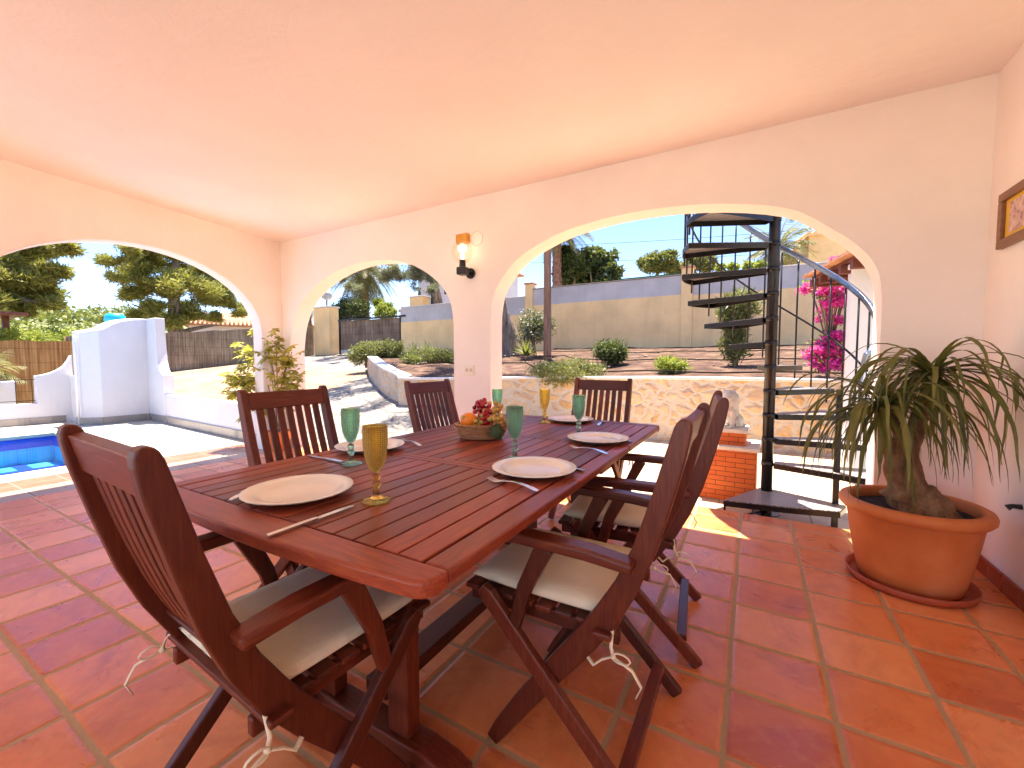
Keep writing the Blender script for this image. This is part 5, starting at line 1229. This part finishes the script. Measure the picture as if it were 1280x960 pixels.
p = PY(386, 385, 17.5); palm('palm_tree', (p.x, 17.5, 1.2), p.z-1.2+.2, .16, 26, 1.1, .3, 'slim palm at the left edge of the narrower arch, above the dark reed fence', 64, el=(-60, 40), droop=.16, n=18, mat=PB)
# bougainvillea on its stems next to the white column
bg = empty('bougainvillea', (PY(1035, 470, 7.3).x, 7.3, .9), 0, 'magenta bougainvillea climbing beside the white column behind the stair rail', 'climbing plant')
g = np.random.default_rng(81); r = random.Random(8); bl = []; stp = []
for (px, py, rp) in [(1020, 353, 14), (1012, 358, 9), (1042, 352, 14), (1045, 328, 6), (1052, 337, 8), (1040, 375, 12), (1033, 392, 11), (1028, 367, 10), (1050, 362, 12), (1055, 375, 8), (1022, 432, 12), (1035, 425, 14), (1048, 440, 13), (1030, 445, 14), (1015, 440, 9), (1040, 455, 13), (1052, 425, 10), (1025, 460, 10), (1046, 400, 7), (1060, 350, 7)]:
    c = PY(px, py, 7.3+r.uniform(-.15, .3)); rad = rp*1.25/F*6.6; bl.append((tuple(c-Vector(bg.location)), (rad, rad, rad*.8)))
P = blob_points(sub_blobs(bl, 3, 3, .6), 19000, g, .3, .1, 8); V, Fq = leaf_quads(P, .036, .032, g); np_mesh('blossom', V, Fq, BOUG, bg)
P = blob_points(bl, 900, g, .2, .1, 8); V, Fq = leaf_quads(P, .05, .028, g); np_mesh('foliage', V, Fq, LIME, bg)
m = MB()
for b in bl: m.tube(smooth_path([(.0, 0, -.1), (b[0][0]*.3, b[0][1]*.3, b[0][2]*.5), b[0]], 3), [.012]*6+[.004], 5)
m.build('stem', BARK, bg)
# white column with a timber eave
cc = PY(1073, 450, 5.6)
cl_ = empty('white_column', (cc.x, 5.6, -.008), 0, 'square white column behind the stair rail, holding up a brown timber eave', 'column')
MB().box((-.10, -.10, 0), (.10, .10, 2.05)).build('shaft', PAINTW, cl_, bevel=.008); MB().box((-.13, -.13, 2.051), (.13, .13, 2.10)).build('capital', PAINTW, cl_, bevel=.006)
ev = empty('timber_eave', (cc.x, 5.6, 2.13), 0, 'dark brown stained timber eave with clay tiles on top of the white column', 'eave'); m = MB()
m.box((-.16, -.9, -.025), (2.6, .9, .02)); m.build('boarding', BROWNW, ev); m = MB()
for k in range(7): m.box((-.20, -.85+k*.27, -.12), (2.6, -.78+k*.27, -.026))
m.build('rafters', BROWNW, ev, bevel=.004); m = MB().add([(-.25, -.95, .021), (2.7, -.95, .021), (2.7, .95, .021), (-.25, .95, .021), (-.25, -.95, .05), (2.7, -.95, .75), (2.7, .95, .75), (-.25, .95, .05)], [(0, 3, 2, 1), (4, 5, 6, 7), (0, 1, 5, 4), (1, 2, 6, 5), (2, 3, 7, 6), (3, 0, 4, 7)]); m.build('tiled_roof', ROOFT, ev)
ev.rotation_euler = (0, 0, R(12))
bk_ = MB().box((.35, .2, 0), (2.6, .45, 2.0)).build('store_wall', YELLOWPL); bk_.location = (cc.x, 5.6, -.01); tag(bk_, 'cream wall of the outdoor store right beside the white column', 'wall')

# ================================================================== HOUSES, CAR, CABLES
def house(name, loc, w, d, h, wallm, lab, rz=0, wins=(), roof=ROOFT, pitch=.18, ov=.35, cat='house'):
    r = empty(name, loc, rz, lab, cat); MB().box((0, 0, 0), (w, d, h)).build('wall', wallm, r)
    m = MB().add([(-ov, -ov, h), (w+ov, -ov, h), (w+ov, d+ov, h), (-ov, d+ov, h), (-ov, -ov, h+.12), (w+ov, -ov, h+.12), (w+ov, d+ov, h+.12), (-ov, d+ov, h+.12), (w*.25, d/2, h+.12+pitch*d), (w*.75, d/2, h+.12+pitch*d)], [(0, 3, 2, 1), (0, 1, 5, 4), (1, 2, 6, 5), (2, 3, 7, 6), (3, 0, 4, 7), (4, 5, 9, 8), (5, 6, 9), (6, 7, 8, 9), (7, 4, 8)]); rf = m.build('roof', roof, r)
    t = MB(); n = int(w/.24)
    for k in range(n): t.tube([(-ov+.1+k*(w+2*ov)/n, -ov-.03, h+.16), (-ov+.1+k*(w+2*ov)/n, d/2, h+.16+pitch*d*(.93))], .07, 6)
    t.build('roof_tiles', roof, rf)
    for (x, z, ww, hh_) in wins:
        f = MB().box((x-.06, -.05, z-.06), (x+ww+.06, -.001, z+hh_+.06)).build('window', PAINTW, r, bevel=.01); MB().box((x, -.07, z), (x+ww, -.051, z+hh_)).build('pane', GLASSD, f)
        MB().box((x+ww/2-.02, -.085, z), (x+ww/2+.02, -.0705, z+hh_)).build('mullion', PAINTW, f)
    return r
a = PY(523, 380, 21); b = PY(578, 380, 21)
house('white_villa', (a.x, 21, 1.3), b.x-a.x, 7, 6.2, WHITEPL, 'white villa with a dark window behind the pinkish cream wall', 0, [(1.1, 2.9, .7, 1.3), (2.2, 4.0, .6, 1.1)])
a = PY(500, 380, 18.6); b = PY(600, 380, 18.6)
cw = MB().box((a.x, 18.6, 1.2), (b.x, 18.8, 4.05)); cw.box((a.x-.1, 18.55, 4.051), (b.x+.1, 18.85, 4.22)); o = cw.build('garden_wall', var('pink_render', (.60, .40, .28), (.68, .47, .34), 2, .9), None, bevel=.01); tag(o, 'pinkish cream wall across the street, between the small pillar and the white villa', 'wall')
a = PY(1004, 320, 24); house('yellow_villa', (a.x+.2, 24, 1.5), 9, 6, PY(1010, 296, 24).z-1.5, YELLOWPL, 'yellow villa high behind the street wall, above the bougainvillea', R(8), [(3.5, 3.6, .9, 1.2)], pitch=.05, ov=.1, roof=YELLOWPL)
a = PY(975, 320, 14.6); hb = shrub('clipped_hedge', (a.x+1.0, 14.4, 3.35), [((0, 0, .22), (1.3, .25, .20)), ((1.4, 0, .25), (1.2, .25, .22))], 9000, .07, .04, DARKLF, 'dark clipped hedge showing just over the street wall right of the staircase pole', 71)
o = MB().box((-3.9, DY+.30, 3.5), (-1.95, DY+.33, 3.80)).build('mesh_screen', GREENMESH); tag(o, 'strip of green mesh fencing above the street wall, left of the staircase', 'screen')
a = PX(264, 420, -31); house('white_house', (-34, a.y, .6), 8, 6.5, PX(280, 405, -31).z-.6, WHITEPL, 'small white house with a clay tile roof behind the grey reed fence', R(62), [(1.5, 1.3, .8, 1.0)])
a = PX(8, 424, -19.5); pv = empty('timber_pavilion', (-19.5, a.y-.37, -.15), 0, 'small brown timber pavilion roof over the orange reed fence at the left edge', 'pavilion')
MB().box((-.07, .30, 0), (.07, .44, 2.6)).build('post', BROWNW, pv); MB().box((-.07, -2.4, 0), (.07, -2.26, 2.6)).build('post', BROWNW, pv); MB().prism([(-1, -2.7), (1, -2.7), (1, .66), (-1, .66)], 2.601, 2.68).build('roof', BROWNW, pv)
car = empty('parked_car', (-17.9, 15.5, 1.36), 0, 'white parked car glimpsed between the gate pillar and the reed gate', 'car')
body = [(0.0, .35), (.05, .75), (.35, .92), (.95, 1.0), (1.45, 1.42), (2.6, 1.47), (3.4, 1.05), (3.9, .9), (4.0, .4), (3.9, .22), (.1, .22)]
m = MB(); n = len(body); m.add([(x, 0, z) for x, z in body]+[(x, 1.65, z) for x, z in body], [tuple(range(n))[::-1], tuple(range(n, 2*n))]+[(i, (i+1) % n, n+(i+1) % n, n+i) for i in range(n)]); m.build('body', PAINTW, car, bevel=.05, seg=3)
MB().prism([(0, 0), (1, 0)], 0, 1) if False else None
w_ = MB().add([(1.05, -.012, 1.02), (2.0, -.012, 1.04), (2.0, -.012, 1.36), (1.5, -.012, 1.36)], [(0, 1, 2, 3)]); w_.add([(2.08, -.012, 1.04), (3.2, -.012, 1.06), (2.6, -.012, 1.38), (2.08, -.012, 1.37)], [(0, 1, 2, 3)]); so2 = w_.build('side_window', GLASSD, car); q_ = so2.modifiers.new('thick', 'SOLIDIFY'); q_.thickness = .01
for x in (.8, 3.2):
    for y in (-.02, 1.47):
        wh = MB().tube([(x, y, .31), (x, y+.2, .31)], .31, 24).build('wheel', BLACKM, car, bevel=.03); MB().tube([(x, y-.012 if y < 1 else y+.201, .31), (x, y-.002 if y < 1 else y+.21, .31)], .19, 20).build('rim', STEEL, wh)
for (z0, z1, lab) in ((12.6, 13.4, 'lower of two thin overhead cables crossing the sky above the street wall'), (14.2, 15.4, 'upper of two thin overhead cables crossing the sky above the street wall')):
    o = MB().tube([(-30+90*t, 40+4*t, z0+(z1-z0)*t-3.2*math.sin(math.pi*t)) for t in [k/30 for k in range(31)]], .018, 5).build('overhead_cable', MATTE); tag(o, lab, 'cable', 'overhead cables')

# ================================================================== HILL WITH FOREST
hd = PX(112, 400, -150); hc = Vector((-165, hd.y*1.1, -8)); hw_, hl_, hh2 = 70, 150, PX(112, 387, -150).z+6
V = []; nxh, nyh = 50, 70
def hz(x, y):
    u = (x-hc.x)/hw_; v = (y-hc.y)/hl_; q = max(0, 1-u*u-v*v); return hc.z + hh2*q**.6*(1+.06*noise.noise(Vector((x*.02, y*.02, 0)))) + 2.0*noise.noise(Vector((x*.05, y*.05, 3)))
for j in range(nyh+1):
    for i in range(nxh+1): x = hc.x-hw_+2*hw_*i/nxh; y = hc.y-hl_+2*hl_*j/nyh; V.append((x, y, hz(x, y)))
o = np_mesh('hill', V, [(j*(nxh+1)+i, j*(nxh+1)+i+1, (j+1)*(nxh+1)+i+1, (j+1)*(nxh+1)+i) for j in range(nyh) for i in range(nxh)], FOREST, smooth=True); o['kind'] = 'structure'
g = np.random.default_rng(5); P = []
r = random.Random(6); blobs = []
for k in range(900):
    x = hc.x + r.uniform(-.15, .95)*hw_; y = hc.y + r.uniform(-.85, .85)*hl_; s = r.uniform(1.6, 3.4)
    if ((x-hc.x)/hw_)**2+((y-hc.y)/hl_)**2 < 1: blobs.append(((x, y, hz(x, y)+s*.3), (s, s, s*.85)))
P = blob_points(blobs, 60000, g, .8, 0, 1); Vq, Fq = leaf_quads(P, .9, .6, g, upb=.4); o = np_mesh('forest', Vq, Fq, FOREST); tag(o, kind='stuff')
# lower scrub closer in
blobs = []
for k in range(160):
    x = r.uniform(-75, -34); y = r.uniform(-12, 34); s = r.uniform(1.0, 2.0); blobs.append(((x, y, -.2 + 1.2*ss(-34, -75, x)*1.5 + s*.5), (s, s, s*.9)))
P = blob_points(blobs, 30000, g, .75, 0, 1); Vq, Fq = leaf_quads(P, .45, .28, g, upb=.4); o = np_mesh('scrub', Vq, Fq, OLIVE); tag(o, kind='stuff')

# ================================================================== LIGHT, WORLD, RENDER
SAZ = (-.42, .66); SEL = 75
sd_ = Vector((SAZ[0], SAZ[1], 0)).normalized()*math.cos(R(SEL)) + Vector((0, 0, math.sin(R(SEL))))
sun = bpy.data.lights.new('sun', 'SUN'); sun.energy = 4.0; sun.angle = R(.5); sun.color = (1, .90, .79)
so3 = bpy.data.objects.new('sun', sun); col.objects.link(so3); so3.rotation_euler = sd_.to_track_quat('Z', 'Y').to_euler(); so3.location = (0, 0, 30)
w = bpy.data.worlds.new('World'); sc.world = w; w.use_nodes = True; nt = w.node_tree; bgn = nt.nodes['Background']
sk = nt.nodes.new('ShaderNodeTexSky'); sk.sky_type = 'NISHITA'; sk.sun_disc = False; sk.sun_elevation = R(SEL); sk.sun_rotation = math.atan2(SAZ[0], SAZ[1])
sk.altitude = 0; sk.air_density = 1.0; sk.dust_density = .05; sk.ozone_density = 1.6; sk.air_density = .8
hs_ = nt.nodes.new('ShaderNodeHueSaturation'); hs_.inputs['Saturation'].default_value = 1.12; hs_.inputs['Hue'].default_value = .512; nt.links.new(sk.outputs[0], hs_.inputs['Color']); nt.links.new(hs_.outputs[0], bgn.inputs[0]); bgn.inputs[1].default_value = .085
sc.render.engine = 'CYCLES'; cy = sc.cycles
cy.max_bounces = 9; cy.diffuse_bounces = 7; cy.glossy_bounces = 4; cy.transparent_max_bounces = 24; cy.transmission_bounces = 6
cy.sample_clamp_indirect = 6; cy.caustics_reflective = False; cy.caustics_refractive = False
vs_ = sc.view_settings; vs_.view_transform = 'Standard'; vs_.look = 'None'; vs_.exposure = 2.4; vs_.gamma = 1; vs_.use_curve_mapping = False
